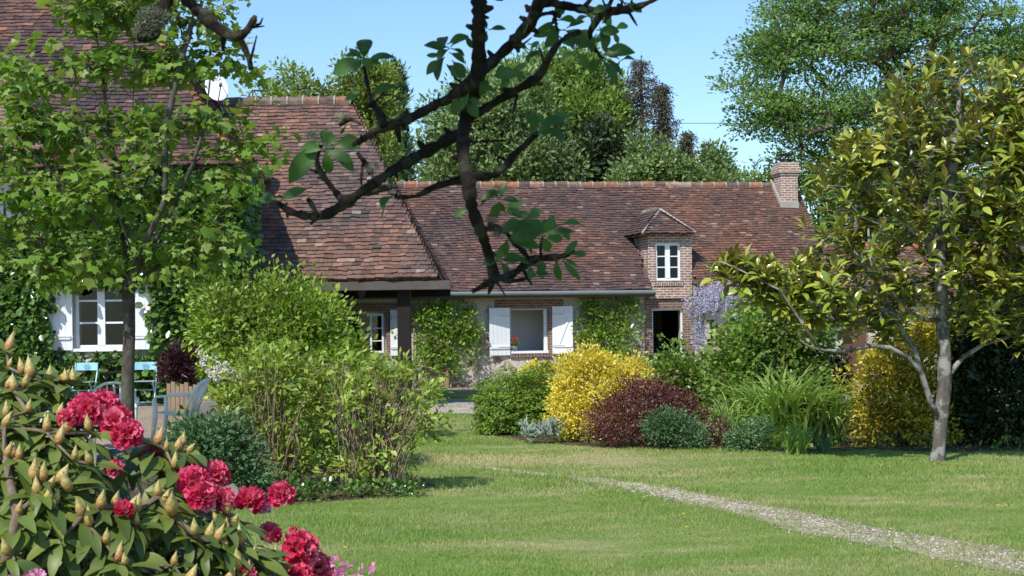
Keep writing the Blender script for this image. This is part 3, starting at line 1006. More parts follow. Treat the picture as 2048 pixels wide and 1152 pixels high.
# door: white frame edge and the dark leaf standing open inside
mb = MB()
mb.box(dr[1] - .05, dr[1], .06, .14, 0, dr[3]); mb.box(dr[0], dr[1] - .05, .06, .14, dr[3] - .05, dr[3]); mb.box(dr[0], dr[0] + .04, .06, .14, 0, dr[3] - .05)
df = mb.build('door_frame', [WHITE], farm)
MB().box(dr[0] + .05, dr[0] + .09, .16, .9, .02, dr[3] - .06).build('door', DARKWOOD, farm)
# dormer standing on the front wall
dz0, dz1 = EZ - .02, 4.02
o = (FX(1311), FX(1362), fl(1336, 561)[1], fl(1336, 486)[1])
mb = MB()
wall_cells(mb, dx0, dx1, 2.30, dz1, -.06, .22, [o])
for xa, xb, fx in ((dx0, dx0 + .14, -.10), (dx1 - .14, dx1, .03)):
    A = [(xa, .22, dz0), (xb, .22, dz0), (xb, .40, dz0), (xa + fx * .2, .40, dz0)]
    B = [(xa + fx * .4, .22, dz1), (xb, .22, dz1), (xb + (fx if fx < 0 else 0), 1.5, dz1), (xa + fx, 1.5, dz1)]
    mb.hexa(A, B)
dorm = mb.build('dormer', BRICK, farm)
# splayed mortar fillet on the left
mb = MB()
mb.hexa([(dx0 - .045, -.03, EZ + .02), (dx0, -.05, EZ + .02), (dx0, .1, EZ + .02), (dx0 - .045, .1, EZ + .02)],
        [(dx0 - .17, 1.1, dz1), (dx0 - .10, .9, dz1), (dx0 - .10, 1.3, dz1 + .05), (dx0 - .17, 1.3, dz1 + .05)])
mb.build('mortar_fillet', MORTAR, dorm)
mb = MB()
for k in range(13):
    a = o[0] - .06 + (o[1] - o[0] + .12) * k / 13
    mb.box(a, a + .046, -.085, .0, o[3] + .005, o[3] + .14)
mb.build('brick_lintel', BRICK, dorm)
mb = MB()
for k in range(13):
    a = o[0] - .06 + (o[1] - o[0] + .12) * k / 13
    mb.box(a, a + .046, -.10, .0, o[2] - .14, o[2] - .005)
mb.build('brick_sill', BRICK, dorm)
MB().box(dx0 - .02, dx1 + .02, -.10, .0, 2.30, 2.36).build('brick_course', BRICK, dorm)
MB().box(dx0 - .02, dx1 + .02, -.085, .0, dz1 - .10, dz1 - .03).build('brick_course', BRICK, dorm)
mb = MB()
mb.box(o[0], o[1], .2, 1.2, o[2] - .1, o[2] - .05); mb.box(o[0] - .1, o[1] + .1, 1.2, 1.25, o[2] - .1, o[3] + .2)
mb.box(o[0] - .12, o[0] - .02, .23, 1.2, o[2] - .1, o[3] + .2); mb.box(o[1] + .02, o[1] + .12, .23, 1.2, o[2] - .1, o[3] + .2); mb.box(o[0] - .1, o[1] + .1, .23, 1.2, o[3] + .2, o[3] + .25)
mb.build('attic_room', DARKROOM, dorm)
ww = sash_window(dorm, o[0] + .005, o[1] - .005, o[2] + .005, o[3] - .005, .0, 2, 3, .06, .03, .13, name='dormer_window')
for ch in list(ww.children):
    pass
# dormer roof: hipped front
ex0, ex1, ey = FX(1288, -.25), FX(1392, -.25), -.28
SK = -.14                       # the little roof runs back slightly askew
ax, ay, az = (ex0 + ex1) / 2 - .0, .62, 4.72
mb = MB()
fr = np.array((ax - ex0, ay - ey, az - dz1))
dl = math.hypot(ay - ey, az - dz1)
vf = np.array((0, (ay - ey) / dl, (az - dz1) / dl))
tiles(mb, (ex0, ey, dz1), (1, 0, 0), vf, ex1 - ex0, dl, uL=lambda q: q / dl * (ax - ex0), uR=lambda q: (ex1 - ex0) - q / dl * (ex1 - ax), sag=0)
bk = 2.0
for sgn, xe in ((1, ex0), (-1, ex1)):
    hx = abs(ax - xe); dl2 = math.hypot(hx, az - dz1)
    v2 = np.array((sgn * hx / dl2, 0, (az - dz1) / dl2))
    if sgn > 0:
        tiles(mb, (xe + SK * (bk - ey), bk, dz1), (-SK, -1, 0), v2, bk - ey, dl2, uR=lambda q: (bk - ey) - q / dl2 * (ay - ey), sag=0)
    else:
        tiles(mb, (xe, ey, dz1), (SK, 1, 0), v2, bk - ey, dl2, uL=lambda q: q / dl2 * (ay - ey), sag=0)
mb.add([(ex0, ey, dz1 - .03), (ex1, ey, dz1 - .03), (ex1 + SK * 2.2, bk, dz1 - .03), (ex0 + SK * 2.2, bk, dz1 - .03), (ax, ay, az - .01), (ax + SK * 1.4, bk, az - .01)], [(3, 2, 1, 0), (0, 1, 4), (1, 2, 5, 4), (2, 3, 5), (3, 0, 4, 5)])
drf = mb.build('dormer_roof', TILE_FARM, dorm)
mb = MB()
mb.tube([(ex0 - .02, ey, dz1 + .02), (ax, ay, az + .03)], .035, 8, 1); mb.tube([(ex1 + .02, ey, dz1 + .02), (ax, ay, az + .03)], .035, 8, 1)
ridge(mb, (ax, ay, az + .0), (ax + SK * 1.4, bk, az + .0), .10, .3)
mb.build('hip_ridge', [RIDGE, MORTAR], farm)
# chimney
ch0, ch1 = FX(1560, 2.2), FX(1593, 2.2)
mb = MB()
cz = fl(1570, 352, 2.2)[1]
ct = fl(1570, 326, 2.2)[1]
mb.box(ch0, ch1, 1.95, 2.55, 4.7, cz)
for k, (g_, h0, h1) in enumerate(((.03, 0, .07), (.07, .07, .15), (.07, .152, .23), (.035, .23, ct - cz))):
    mb.box(ch0 - g_, ch1 + g_, 1.95 - g_, 2.55 + g_, cz + h0, cz + h1 - .002)
chim = mb.build('chimney', BRICK, farm)
mb = MB()
cx, cy = (ch0 + ch1) / 2, 2.25
mb.lathe((cx, cy, ct), [(.16, 0), (.13, .1), (.12, .12)], 12)
for sx, sy in ((-.12, -.12), (.12, -.12), (-.12, .12), (.12, .12)): mb.tube([(cx + sx, cy + sy, ct), (cx + sx, cy + sy, ct + .22)], .012, 5)
mb.box(cx - .2, cx + .2, cy - .2, cy + .2, ct + .22, ct + .25)
mb.build('chimney_cowl', IRON, chim)
mb = MB()
mb.hexa([(ch0 - .03, 1.93, 4.72), (ch1 + .03, 1.93, 4.72), (ch1 + .03, 2.1, 4.72), (ch0 - .03, 2.1, 4.72)], [(ch0 - .03, 1.93, 5.06), (ch1 + .03, 1.93, 5.06), (ch1 + .03, 2.1, 5.1), (ch0 - .03, 2.1, 5.1)])
mb.hexa([(ch0 - .04, 1.95, 4.9), (ch0 + .01, 1.95, 4.9), (ch0 + .01, 2.8, 5.4), (ch0 - .04, 2.8, 5.4)], [(ch0 - .035, 1.95, 5.08), (ch0 + .01, 1.95, 5.08), (ch0 + .01, 2.8, 5.8), (ch0 - .035, 2.8, 5.8)])
mb.build('mortar_flashing', MORTAR, chim)
farm.location = FO
farm.rotation_euler = (0, 0, -TH)

# low annexe on the right
anx = thing('annexe', 'low tiled annexe with brown board door at the right end of the farmhouse', 'building')
A0 = XR + .02
az0, az1, ad = 2.1, 3.75, 1.9
mb = MB()
dd = (FX(1692), FX(1742), 0, 1.86)
wall_cells(mb, A0, A0 + 6.5, 0, 2.1, .25, .6, [dd])
mb.box(A0, A0 + 6.5, 3.6, 3.9, 0, 2.1); mb.box(A0 + 6.2, A0 + 6.5, .6, 3.6, 0, 2.1)
mb.build('wall', RUBBLE, anx)
mb = MB()
for k in range(6):
    a = dd[0] + (dd[1] - dd[0]) * k / 6
    mb.box(a + .003, a + (dd[1] - dd[0]) / 6 - .003, .32, .36, .02, dd[3] - .01)
mb.build('door', DOORWOOD, anx)
mb = MB()
d2 = math.hypot(ad + .1, az1 - az0)
v2 = np.array((0, (ad + .1) / d2, (az1 - az0) / d2))
mb.add([(A0 - .05, -.1, az0 - .03), (A0 + 6.8, -.1, az0 - .03), (A0 + 6.8, ad, az1 - .03), (A0 - .05, ad, az1 - .03), (A0 - .05, 4.1, az0 - .03), (A0 + 6.8, 4.1, az0 - .03)], [(0, 1, 2, 3), (3, 2, 5, 4), (0, 4, 5, 1), (0, 3, 4), (1, 5, 2)])
tiles(mb, (A0 - .05, -.12, az0), (1, 0, 0), v2, 6.85, d2)
ar = mb.build('roof', TILE_FARM, anx)
mb = MB(); ridge(mb, (A0, ad, az1), (A0 + 6.8, ad, az1), .11)
mb.build('ridge', [RIDGE, MORTAR], ar)
anx.location = FO
anx.rotation_euler = (0, 0, -TH)

# ------------------------------------------------------------------ open barn with the hipped roof
BE, BZ = 29.4, 2.53
BR_, BRZ = 32.75, 6.53
barn = thing('open_barn', 'open sided barn on dark timber posts under a tall hipped tile roof', 'barn', (-4, 29, 0))
bx0, bx1, bxr = -11.0, -1.45, P(702, 203, 32.75)[0]
bl = math.hypot(BR_ - BE, BRZ - BZ)
bv = np.array((0, (BR_ - BE) / bl, (BRZ - BZ) / bl))
mb = MB()
bb = 2 * BR_ - BE
mb.add([(bx0, BE + .06, BZ - .02), (bx1, BE + .06, BZ - .02), (bx1, bb, BZ - .02), (bx0, bb, BZ - .02), (bx0, BR_, BRZ - .03), (bxr, BR_, BRZ - .03)],
       [(0, 1, 5, 4), (1, 2, 5), (2, 3, 4, 5), (0, 4, 3)])
tiles(mb, (bx0, BE, BZ), (1, 0, 0), bv, bx1 - bx0, bl, uR=lambda q: (bx1 - bx0) - q / bl * (bx1 - bxr), w=.18, e=.108, sag=.03, rough=1.25)
hl = math.hypot(bx1 - bxr, BRZ - BZ)
hv = np.array((-(bx1 - bxr) / hl, 0, (BRZ - BZ) / hl))
tiles(mb, (bx1, BE, BZ), (0, 1, 0), hv, bb - BE, hl, uL=lambda q: q / hl * (BR_ - BE), uR=lambda q: (bb - BE) - q / hl * (BR_ - BE), w=.18, e=.108)
br = mb.build('roof', TILE_BARN, barn)
mb = MB()
ridge(mb, (bx0, BR_, BRZ), (bxr, BR_, BRZ), .13, .34)
mb.build('ridge', [RIDGE, MORTAR], br)
MB().box(-7.0, P(901, 565, 29.4)[0], BE + .02, BE + .17, 2.315, 2.49).build('eave_beam', BEAMWOOD, barn, bevel=.008)
for px in (808, 668, 544):
    x = P(px, 600, 29.8)[0]
    mb = MB()
    mb.box(x - .13, x + .13, 29.68, 29.94, 0.0, 2.315)
    mb.hexa([(x - .06, 29.74, 1.75), (x + .06, 29.74, 1.75), (x + .06, 29.88, 1.75), (x - .06, 29.88, 1.75)], [(x - .1, 29.74, 2.315), (x + .1, 29.74, 2.315), (x + .1, 29.88, 2.315), (x - .1, 29.88, 2.315)])
    mb.build('post', DARKWOOD, barn, bevel=.01)
for x in (-2.53, -4.1, -6.4):
    MB().box(x - .12, x + .12, 35.5, 35.75, 0, 2.5).build('post', DARKWOOD, barn)
mb = MB()
mb.box(bx0, bx1, 35.5, 35.7, 2.315, 2.515)
for x in (-2.0, -4.3, -6.6): mb.box(x - .1, x + .1, 29.6, 35.7, 2.518, 2.62)
mb.build('tie_beam', DARKWOOD, barn)
wp = P(476, 600, 29.65)
MB().tube([(wp[0], wp[1], .2), (wp[0], wp[1], 2.315)], .045, 8).build('white_post', WHITE, barn)
lan = thing('lantern', 'black iron lantern hanging under the eave beam of the barn', 'lantern', P(722, 590, 29.62))
lp = P(722, 590, 29.62)
mb = MB()
mb.lathe(lp, [(.05, -.06), (.11, .10), (.12, .11), (.03, .16), (.015, .2)], 6)
mb.build('lantern_frame', IRON, lan)
mb = MB(); mb.tube([lp + (0, 0, .18), lp + (0, 0, .26)], .012, 6); mb.build('hanger', IRON, lan)

# ------------------------------------------------------------------ tall house on the left
house = thing('tall_house', 'tall creeper covered house with steep brown tile roof and white shutters', 'house', (-9, 28.2, 0))
HY = 28.2
hx0, hx1 = -17.0, P(468, 600, HY)[0]
hw = (P(140, 0, HY)[0], P(243, 0, HY)[0], P(0, 699, HY)[2], P(0, 553, HY)[2])
bay = (-14.0, P(58, 0, HY)[0], 3.42, 5.1)
mb = MB()
wall_cells(mb, hx0, hx1, 0, 4.7, HY, HY + .5, [hw, bay])
mb.box(hx1 - .5, hx1, HY + .5, 36, 0, 4.7); mb.box(hx0, hx1, 35.5, 36, 0, 4.7)
mb.build('wall', RUBBLE, house)
mb = MB()
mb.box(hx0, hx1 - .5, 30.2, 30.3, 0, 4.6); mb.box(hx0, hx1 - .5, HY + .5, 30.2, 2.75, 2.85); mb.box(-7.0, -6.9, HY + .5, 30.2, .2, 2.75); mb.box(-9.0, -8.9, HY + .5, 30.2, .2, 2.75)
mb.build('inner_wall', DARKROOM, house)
HE, HEZ, HK = 27.8, 4.62, 1.2
hrun = 4.1
hex1 = P(474, 0, HE)[0]
hl_ = math.hypot(hrun, hrun * HK)
hvv = np.array((0, hrun / hl_, hrun * HK / hl_))
hr = HE + hrun
hrx = hex1 - .87 * hrun
bkh = HE + 2 * hrun
mb = MB()
mb.add([(hx0, HE + .05, HEZ - .03), (hex1, HE + .05, HEZ - .03), (hex1, bkh, HEZ - .03), (hx0, bkh, HEZ - .03), (hx0, hr, HEZ + hrun * HK - .05), (hrx, hr, HEZ + hrun * HK - .05)],
       [(0, 1, 5, 4), (1, 2, 5), (2, 3, 4, 5), (3, 2, 1, 0)])
tiles(mb, (hx0, HE, HEZ), (1, 0, 0), hvv, hex1 - hx0, hl_, uR=lambda q: (hex1 - hx0) - q / hl_ * .87 * hrun, w=.18, e=.11, sag=.035, rough=1.2)
sl2 = math.hypot(.87 * hrun, hrun * HK)
hv2 = np.array((-.87 * hrun / sl2, 0, hrun * HK / sl2))
tiles(mb, (hex1, HE, HEZ), (0, 1, 0), hv2, 2 * hrun, sl2, uL=lambda q: q / sl2 * hrun, uR=lambda q: 2 * hrun - q / sl2 * hrun, w=.18, e=.11)
hro = mb.build('roof', TILE_HOUSE, house)
mb = MB()
n = 44
for j in range(n):
    s0 = j / n
    q = np.array((hex1 - .87 * hrun * s0, HE + hrun * s0, HEZ + hrun * HK * s0 + .03))
    s1 = s0 + 1.25 / n
    q2 = np.array((hex1 - .87 * hrun * s1, HE + hrun * s1, HEZ + hrun * HK * s1))
    mb.tube([q, q2], [.07, .04], 6)
mb.build('hip_tiles', tilem('lichened hip tiles', [(0, (0.14, 0.07, 0.05)), (0.4, (0.24, 0.12, 0.07)), (0.75, (0.40, 0.19, 0.07)), (1, (0.5, 0.28, 0.1))]), hro)
# chimney of the tall house
cxa = P(282, 20, 30.6)
mb = MB()
mb.box(cxa[0] - .38, cxa[0] + .38, 30.3, 31.1, 7.2, 10.2)
hc = mb.build('chimney', BRICK, house)
MB().box(cxa[0] - .42, cxa[0] - .385, 30.25, 31.0, 7.4, 9.4).build('mortar_flashing', MORTAR, hc)
sash_window(house, hw[0], hw[1], hw[2], hw[3], HY + .10, 2, 3, .06, .035, .14)
MB().box(hw[0] - .05, hw[1] + .05, HY - .06, HY + .2, hw[2] - .06, hw[2] - .004).build('window_sill', WHITE, house)
hwid = P(311, 0, HY)[0] - P(247, 0, HY)[0]
shutter(house, hw[0] - .01, hwid, hw[2] - .03, hw[3] + .05, HY - .05, 6, -1)
shutter(house, hw[1] + .03, hwid, hw[2] - .03, hw[3] + .05, HY - .05, 6, 1)
# gabled balcony bay at the left edge
mb = MB()
mb.box(bay[1], bay[1] + .14, HY - .25, HY + .1, 3.2, 5.05); mb.box(bay[1] + .02, bay[1] + .24, HY - .2, HY, 3.2, 4.9)
mb.build('brick_pier', BRICK, house)
mb = MB()
mb.box(-14, bay[1] - .003, HY + .6, HY + .66, 3.42, 5.0)
mb.build('white_door', WHITE, house)
mb = MB(); mb.box(-14, bay[1] + .2, HY - .5, HY - .02, 3.28, 3.4); mb.box(-14, bay[1] - .01, HY - .36, HY - .26, 4.02, 4.1)
bal = mb.build('balcony_rail', DARKWOOD, house)
for k in range(7):
    mb = MB()
    mb.lathe((P(50 - 23 * k, 0, HY - .3)[0], HY - .31, 3.4), [(.05, 0), (.05, .08), (.025, .1), (.055, .2), (.06, .26), (.025, .34), (.028, .36), (.02, .6), (.03, .62)], 10)
    mb.build('baluster', DARKWOOD, bal)
mb = MB()
q = [P(121, 287, 27.75), P(-150, -18, 27.75)]
dv_ = np.array((0, 4.0, 0)); th = np.array((0, 0, .12))
mb.hexa([q[0], q[1], q[1] + dv_, q[0] + dv_], [q[0] + th, q[1] + th, q[1] + dv_ + th, q[0] + dv_ + th])
br_ = mb.build('bay_roof', TILE_HOUSE, house)
mb = MB()
o1 = np.array((0, -.06, -.10))
mb.hexa([q[0] + o1, q[1] + o1, q[1] + (0, -.003, -.1), q[0] + (0, -.003, -.1)], [q[0] + o1 + (0, 0, .2), q[1] + o1 + (0, 0, .2), q[1] + (0, -.003, .1), q[0] + (0, -.003, .1)])
mb.build('verge_board', BEAMWOOD, br_)
mb = MB()
mb.add([q[0] + (0, .02, 0), q[1] + (0, .02, 0), (q[1][0], 27.77, 4.9), (q[0][0] - .3, 27.77, 4.9), q[0] + (0, .42, 0), q[1] + (0, .42, 0), (q[1][0], 28.17, 4.9), (q[0][0] - .3, 28.17, 4.9)], [(0, 3, 2, 1), (4, 5, 6, 7), (3, 7, 6, 2), (0, 4, 7, 3)])
mb.build('gable', BRICK_DARK, house)

# satellite dish on an arm from the hip of the tall house
dp = P(433, 178, 29.6)
dish = thing('satellite_dish', 'white oval satellite dish fixed to the edge of the tall roof', 'satellite dish', dp)
ax_ = unit(np.array((0.33, -0.80, 0.42)))
e1 = unit(np.cross((0, 0, 1), ax_)); e2 = np.cross(ax_, e1)
vs, fs, nr, na = [], [], 6, 32
for i in range(nr + 1):
    r = i / nr
    for k in range(na):
        t_ = 2 * math.pi * k / na
        vs.append(dp + e1 * (.235 * r * math.cos(t_)) + e2 * (.31 * r * math.sin(t_)) + ax_ * (.05 * r * r))
for i in range(nr):
    for k in range(na):
        fs.append((i * na + k, (i + 1) * na + k, (i + 1) * na + (k + 1) % na, i * na + (k + 1) % na))
m_ = len(vs)
vs += [v - ax_ * .012 for v in vs]
fs += [tuple(m_ + i for i in f[::-1]) for f in fs] + [(nr * na + k, m_ + nr * na + k, m_ + nr * na + (k + 1) % na, nr * na + (k + 1) % na) for k in range(na)]
MB().add(vs, fs).build('reflector', WHITE, dish, True)
mb = MB(); mb.tube([dp - ax_ * .02, dp - ax_ * .15, dp - ax_ * .15 + (-.25, .1, -.35), dp + (-.62, .25, -.62)], .022, 8); mb.build('mount_arm', IRON, dish)
mb = MB(); f0 = dp + ax_ * .42 - e2 * .16; mb.tube([dp - e2 * .3 + ax_ * .04, f0], .012, 6); mb.tube([dp + e1 * .2 - e2 * .2 + ax_ * .04, f0], .008, 6); mb.tube([f0, f0 - ax_ * .09], .03, 8); mb.build('feed_arm', ZINC, dish)
tc = bpy.data.curves.new('dish lettering', 'FONT')
tc.body = 'VISCA'; tc.size = .085; tc.extrude = .001; tc.align_x = 'CENTER'
to = link('dish_lettering_tmp', tc)
dg = bpy.context.evaluated_depsgraph_get()
tm = bpy.data.meshes.new_from_object(to.evaluated_get(dg))
bpy.data.objects.remove(to)
tb = dp + e2 * .19 + ax_ * .032
mv = np.array([tuple(v.co) for v in tm.vertices])
mb = MB(); mb.add([tb + e1 * v[0] + e2 * v[1] + ax_ * (v[2] + .006) for v in mv], [tuple(p.vertices) for p in tm.polygons])
mb.build('lettering', plain('grey blue print', (0.12, 0.16, 0.24), 0.6), dish)
# TV aerial
ap = P(362, 175, 30.2)
aer = thing('tv_aerial', 'thin rusty television aerial on a mast beside the tall roof', 'aerial', ap)
mb = MB(); mb.tube([ap + (0, 0, -.5), ap + (0, 0, .92)], .017, 6); mb.build('mast', plain('rusty tube', (0.16, 0.09, 0.07), 0.8, 0.3), aer)
mb = MB(); a0 = ap + (-.05, 0, .80); a1 = ap + (.95, -.25, .88); mb.tube([a0, a1], .009, 5)
for k in range(9):
    q = a0 + (a1 - a0) * (k + .5) / 9
    mb.tube([q + (.03, .02, .14), q + (-.03, -.02, -.14)], .005, 4)
mb.build('boom', plain('dull aluminium', (0.30, 0.29, 0.28), 0.5), aer)

# ------------------------------------------------------------------ trees behind the roofs
def bgtree(name, label, cat, base, top, lobes, ncl, per, spread, tpl, size, mat, r0, rt=0.02, shell=0.35, nb=220, bark=BARK, group='trees behind the farm', step=0.8, up=0.5, **kw):
    b = np.array(base, float); tp = np.array(top, float)
    tr = [b + (tp - b) * f + (R.normal(size=3) * (0.0, 0, 0) if f in (0,) else R.normal(size=3) * 0.12) for f in np.linspace(0, 1, 7)]
    return plant(name, label, cat, b, lobes, ncl, per, spread, tpl, size, mat, bark, r0=r0, rt=rt, shell=shell, group=group, crown='crown', trunk='trunk', trunkpts=tr, step=step, wob=.25, nb=nb, up=up, rough=.3, **kw)


def gbase(px, Y): return np.array(((px - 1024) * Y / F, Y, 0.0))


def ptop(px, py, Y): return P(px, py, Y)


bgtree('broadleaf_tree', 'grey green leafy tree rising behind the middle of the long ridge', 'tree', gbase(985, 58), ptop(985, 230, 58),
       [lobe(965, 285, 105, 95, 58, 2.2), lobe(1030, 250, 90, 85, 58, 2.2), lobe(900, 330, 48, 70, 58, 1.4), lobe(1090, 335, 80, 60, 57, 1.8), lobe(1000, 360, 120, 60, 57, 1.8), lobe(960, 215, 50, 60, 58, 1.2), lobe(920, 240, 45, 60, 58, 1.1)],
       1500, 22, .22, L_DIAM, .20, LF_T_GREY, .3, shell=.22)
bgtree('broadleaf_tree', 'tall bright green bushy tree between the grey green tree and the withered conifer', 'tree', gbase(1160, 62), ptop(1160, 190, 62),
       [lobe(1150, 200, 65, 75, 62, 1.8), lobe(1085, 200, 60, 65, 62, 1.6), lobe(1205, 255, 62, 75, 61, 1.8), lobe(1140, 270, 90, 70, 61, 2.0), lobe(1025, 165, 45, 40, 62, 1.2), lobe(1170, 145, 32, 38, 62, .9), lobe(1100, 150, 50, 40, 62, 1.2)],
       1500, 20, .24, L_DIAM, .20, LF_T_GREEN, .3, shell=.22)
bgtree('shaded_lower_crown', 'shaded lower part of the bright green tree in dark leaves, low behind the ridge', 'tree', gbase(1205, 59), ptop(1205, 300, 59),
       [lobe(1210, 320, 62, 68, 58.6, 1.3), lobe(1170, 330, 40, 55, 58.6, 1.0), lobe(1250, 345, 35, 45, 58.6, .9)],
       420, 26, .22, L_DIAM, .20, LF_T_SHADE, .25, nb=80)  # separate dark crown added as the bright tree's shaded underside
bgtree('broadleaf_tree', 'light green tree directly behind the right end of the barn ridge', 'tree', gbase(735, 47), ptop(735, 200, 47),
       [lobe(720, 165, 45, 42, 47, .9), lobe(745, 215, 50, 60, 47, 1.0), lobe(700, 200, 28, 40, 47, .7), lobe(760, 160, 25, 30, 47, .6), lobe(750, 300, 45, 60, 47, .9)],
       420, 16, .17, L_DIAM, .15, LF_T_YEL, .16, nb=120)
bgtree('broadleaf_tree', 'sprawling yellow green treetop showing over the barn ridge beside the satellite dish', 'tree', gbase(590, 46), ptop(590, 210, 46),
       [lobe(600, 175, 34, 24, 46, .8), lobe(545, 190, 40, 22, 46, .8), lobe(645, 185, 30, 16, 46, .7), lobe(575, 150, 16, 12, 46, .4), lobe(590, 240, 90, 50, 46, 1.2)],
       300, 14, .17, L_DIAM, .15, LF_T_YEL, .16, nb=120)
bgtree('cypress_tree', 'narrow dark blue green cypress column right of the barn ridge', 'tree', gbase(788, 52), ptop(788, 160, 52),
       [lobe(786, 175, 20, 50, 52, .38), lobe(787, 250, 26, 90, 52, .5), lobe(790, 330, 27, 80, 52, .55)],
       420, 26, .10, L_NARROW, .20, LF_T_CYP, .16, nb=60, up=.2, dirup=1.2)
bgtree('broadleaf_tree', 'small round distant tree alone left of the brick chimney', 'tree', gbase(1428, 72), ptop(1428, 320, 72),
       [lobe(1428, 315, 27, 24, 72, .7), lobe(1445, 340, 26, 22, 72, .7), lobe(1400, 350, 22, 16, 72, .6)],
       160, 16, .2, L_DIAM, .20, LF_T_GREY, .16, nb=60)
bgtree('bush', 'green bushes behind the ridge at the foot of the withered conifer', 'bush', gbase(1320, 54), ptop(1320, 350, 54),
       [lobe(1295, 320, 34, 38, 54, .8), lobe(1345, 335, 36, 34, 54, .8), lobe(1290, 360, 60, 34, 54, 1), lobe(1370, 358, 40, 20, 54, .8), lobe(1440, 362, 40, 12, 54, .6)],
       420, 18, .17, L_DIAM, .17, LF_T_GREY, .12, nb=100)
plant('hedge', 'distant low green hedge line between ridge and sky left of the chimney', 'hedge', gbase(1480, 80), [lobe(1490, 372, 90, 14, 80, 1), lobe(1520, 364, 40, 10, 80, 1), lobe(860, 372, 80, 10, 80, 1), lobe(1000, 378, 120, 14, 80, 1), lobe(1660, 372, 120, 24, 80, 1), lobe(1850, 372, 120, 34, 80, 1)], 420, 22, .3, L_DIAM, .24, LF_T_GREEN, BARK, 6, .08, .02, crown='foliage', step=1)


def conifer(name, label, base, top, wid, mat, group=None, dead=True):
    """whorled conifer: drooping boughs shorter towards the tip"""
    t = thing(name, label, 'tree', base, group)
    b, tp = np.array(base, float), np.array(top, float)
    H = tp[2] - b[2]
    mb = MB()
    mb.tube([b, b + (tp - b) * .5, tp], [.24, .14, .02], 7)
    pos, d, nn, s = [], [], [], []
    h = .30
    while h < .99:
        for k in range(6):
            a = R.random() * 6.28
            L = wid * (1 - h) ** 1.05 * R.uniform(.55, 1.15) + .15
            o = b + (tp - b) * h
            dr_ = np.array((math.cos(a), math.sin(a), 0))
            pts = [o + dr_ * (L * f) + np.array((0, 0, -.32 * L * f + .30 * L * f * f * f)) for f in (0, .35, .7, 1)]
            mb.tube(pts, [.03, .022, .014, .006], 4)
            for f in np.linspace(.12, 1, 9):
                q = o + dr_ * (L * f) + np.array((0, 0, -.32 * L * f + .30 * L * f ** 3))
                m = 10 if dead else 12
                if R.random() < (.22 if dead else .03): continue
                pos.append(q + rnd(m, .11)); d.append(dr_ * .5 + rnd(m, .5) + (0, 0, -.55)); nn.append(rnd(m, .6) + (0, 0, .6)); s.append(R.uniform(.10, .24, m))
        h += .026
    V, T = inst(L_NARROW, np.concatenate(pos), np.concatenate(d), np.concatenate(nn), np.concatenate(s))
    mesh_np('crown', V, T, mat, t)
    mb.build('trunk', BARK, t)


conifer('conifer_tree', 'tall half dead brown conifer with bare spire against the sky', gbase(1287, 60), P(1282, 112, 60), 8.0, LF_T_DEAD, 'withered conifers')
conifer('conifer_tree', 'thin withered conifer spire just right of the tall brown one', gbase(1330, 59), P(1325, 165, 59), 1.8, LF_T_DEAD, 'withered conifers')
conifer('conifer_tree', 'shortest withered conifer spire, last towards the open sky', gbase(1362, 58), P(1372, 262, 58), 1.6, LF_T_DEAD, 'withered conifers')
conifer('conifer_tree', 'withered conifer tip touching the bright green treetop', gbase(1238, 62), P(1232, 150, 62), 1.8, LF_T_DEAD, 'withered conifers')

# big airy tree on the right
LY = 46
tr = [gbase(1850, LY), P(1848, 560, LY), P(1840, 430, LY), P(1852, 330, LY)]
plant('locust_tree', 'large airy locust tree filling the upper right sky behind the farm', 'tree', gbase(1850, LY),
      [lobe(1640, 90, 150, 80, LY, 2.2), lobe(1560, 230, 110, 55, LY, 1.8), lobe(1500, 180, 55, 45, LY, 1.1), lobe(1700, 210, 150, 80, LY, 2.2), lobe(1640, 320, 105, 75, LY, 1.8), lobe(1850, 60, 180, 100, LY, 2.6), lobe(1870, 230, 190, 120, LY, 2.6), lobe(2050, 120, 160, 130, LY, 2.6), lobe(1780, -60, 260, 110, LY, 3), lobe(1760, 400, 160, 90, LY, 2), lobe(1960, 400, 170, 110, LY, 2), lobe(2080, 300, 120, 120, LY, 2), lobe(1530, 110, 60, 60, LY, 1.2), lobe(1600, 20, 90, 60, LY, 1.6)],
      1900, 56, .33, L_DIAM, .12, LF_T_LOC, BARK, r0=.40, rt=.019, shell=.6, crown='crown', trunk='trunk', trunkpts=tr, step=.7, wob=.22, nb=1700, up=.5, flat=.26, bias=.5, shoots=.0, rough=.1)
plant('hedge', 'tall dark green hedge far right behind the annexe roof', 'hedge', gbase(1900, 47), [lobe(1700, 470, 120, 60, 47, 1), lobe(1850, 470, 140, 80, 47, 1), lobe(2020, 470, 140, 110, 47, 1)], 500, 24, .26, L_DIAM, .2, LF_T_GREEN, BARK, 6, .08, .02, step=1)

# power line
mb = MB()
a, b = P(560, 240, 56), P(2300, 244, 50)
pts = [a + (b - a) * f + np.array((0, 0, -1.6 * f * (1 - f) * .2)) for f in np.linspace(0, 1, 20)]
mb.tube(pts, .011, 5)
tag(mb.build('power_line', IRON), 'thin dark overhead wire crossing the sky above the roofs', 'wire')
mb = MB()
a, b = P(780, 342, 44), P(905, 372, 44)
mb.tube([a + (b - a) * f + np.array((0, 0, -.5 * f * (1 - f))) for f in np.linspace(0, 1, 10)], .014, 5)
tag(mb.build('cable', IRON), 'short dark cable slanting down to the farm ridge beside the barn', 'wire')

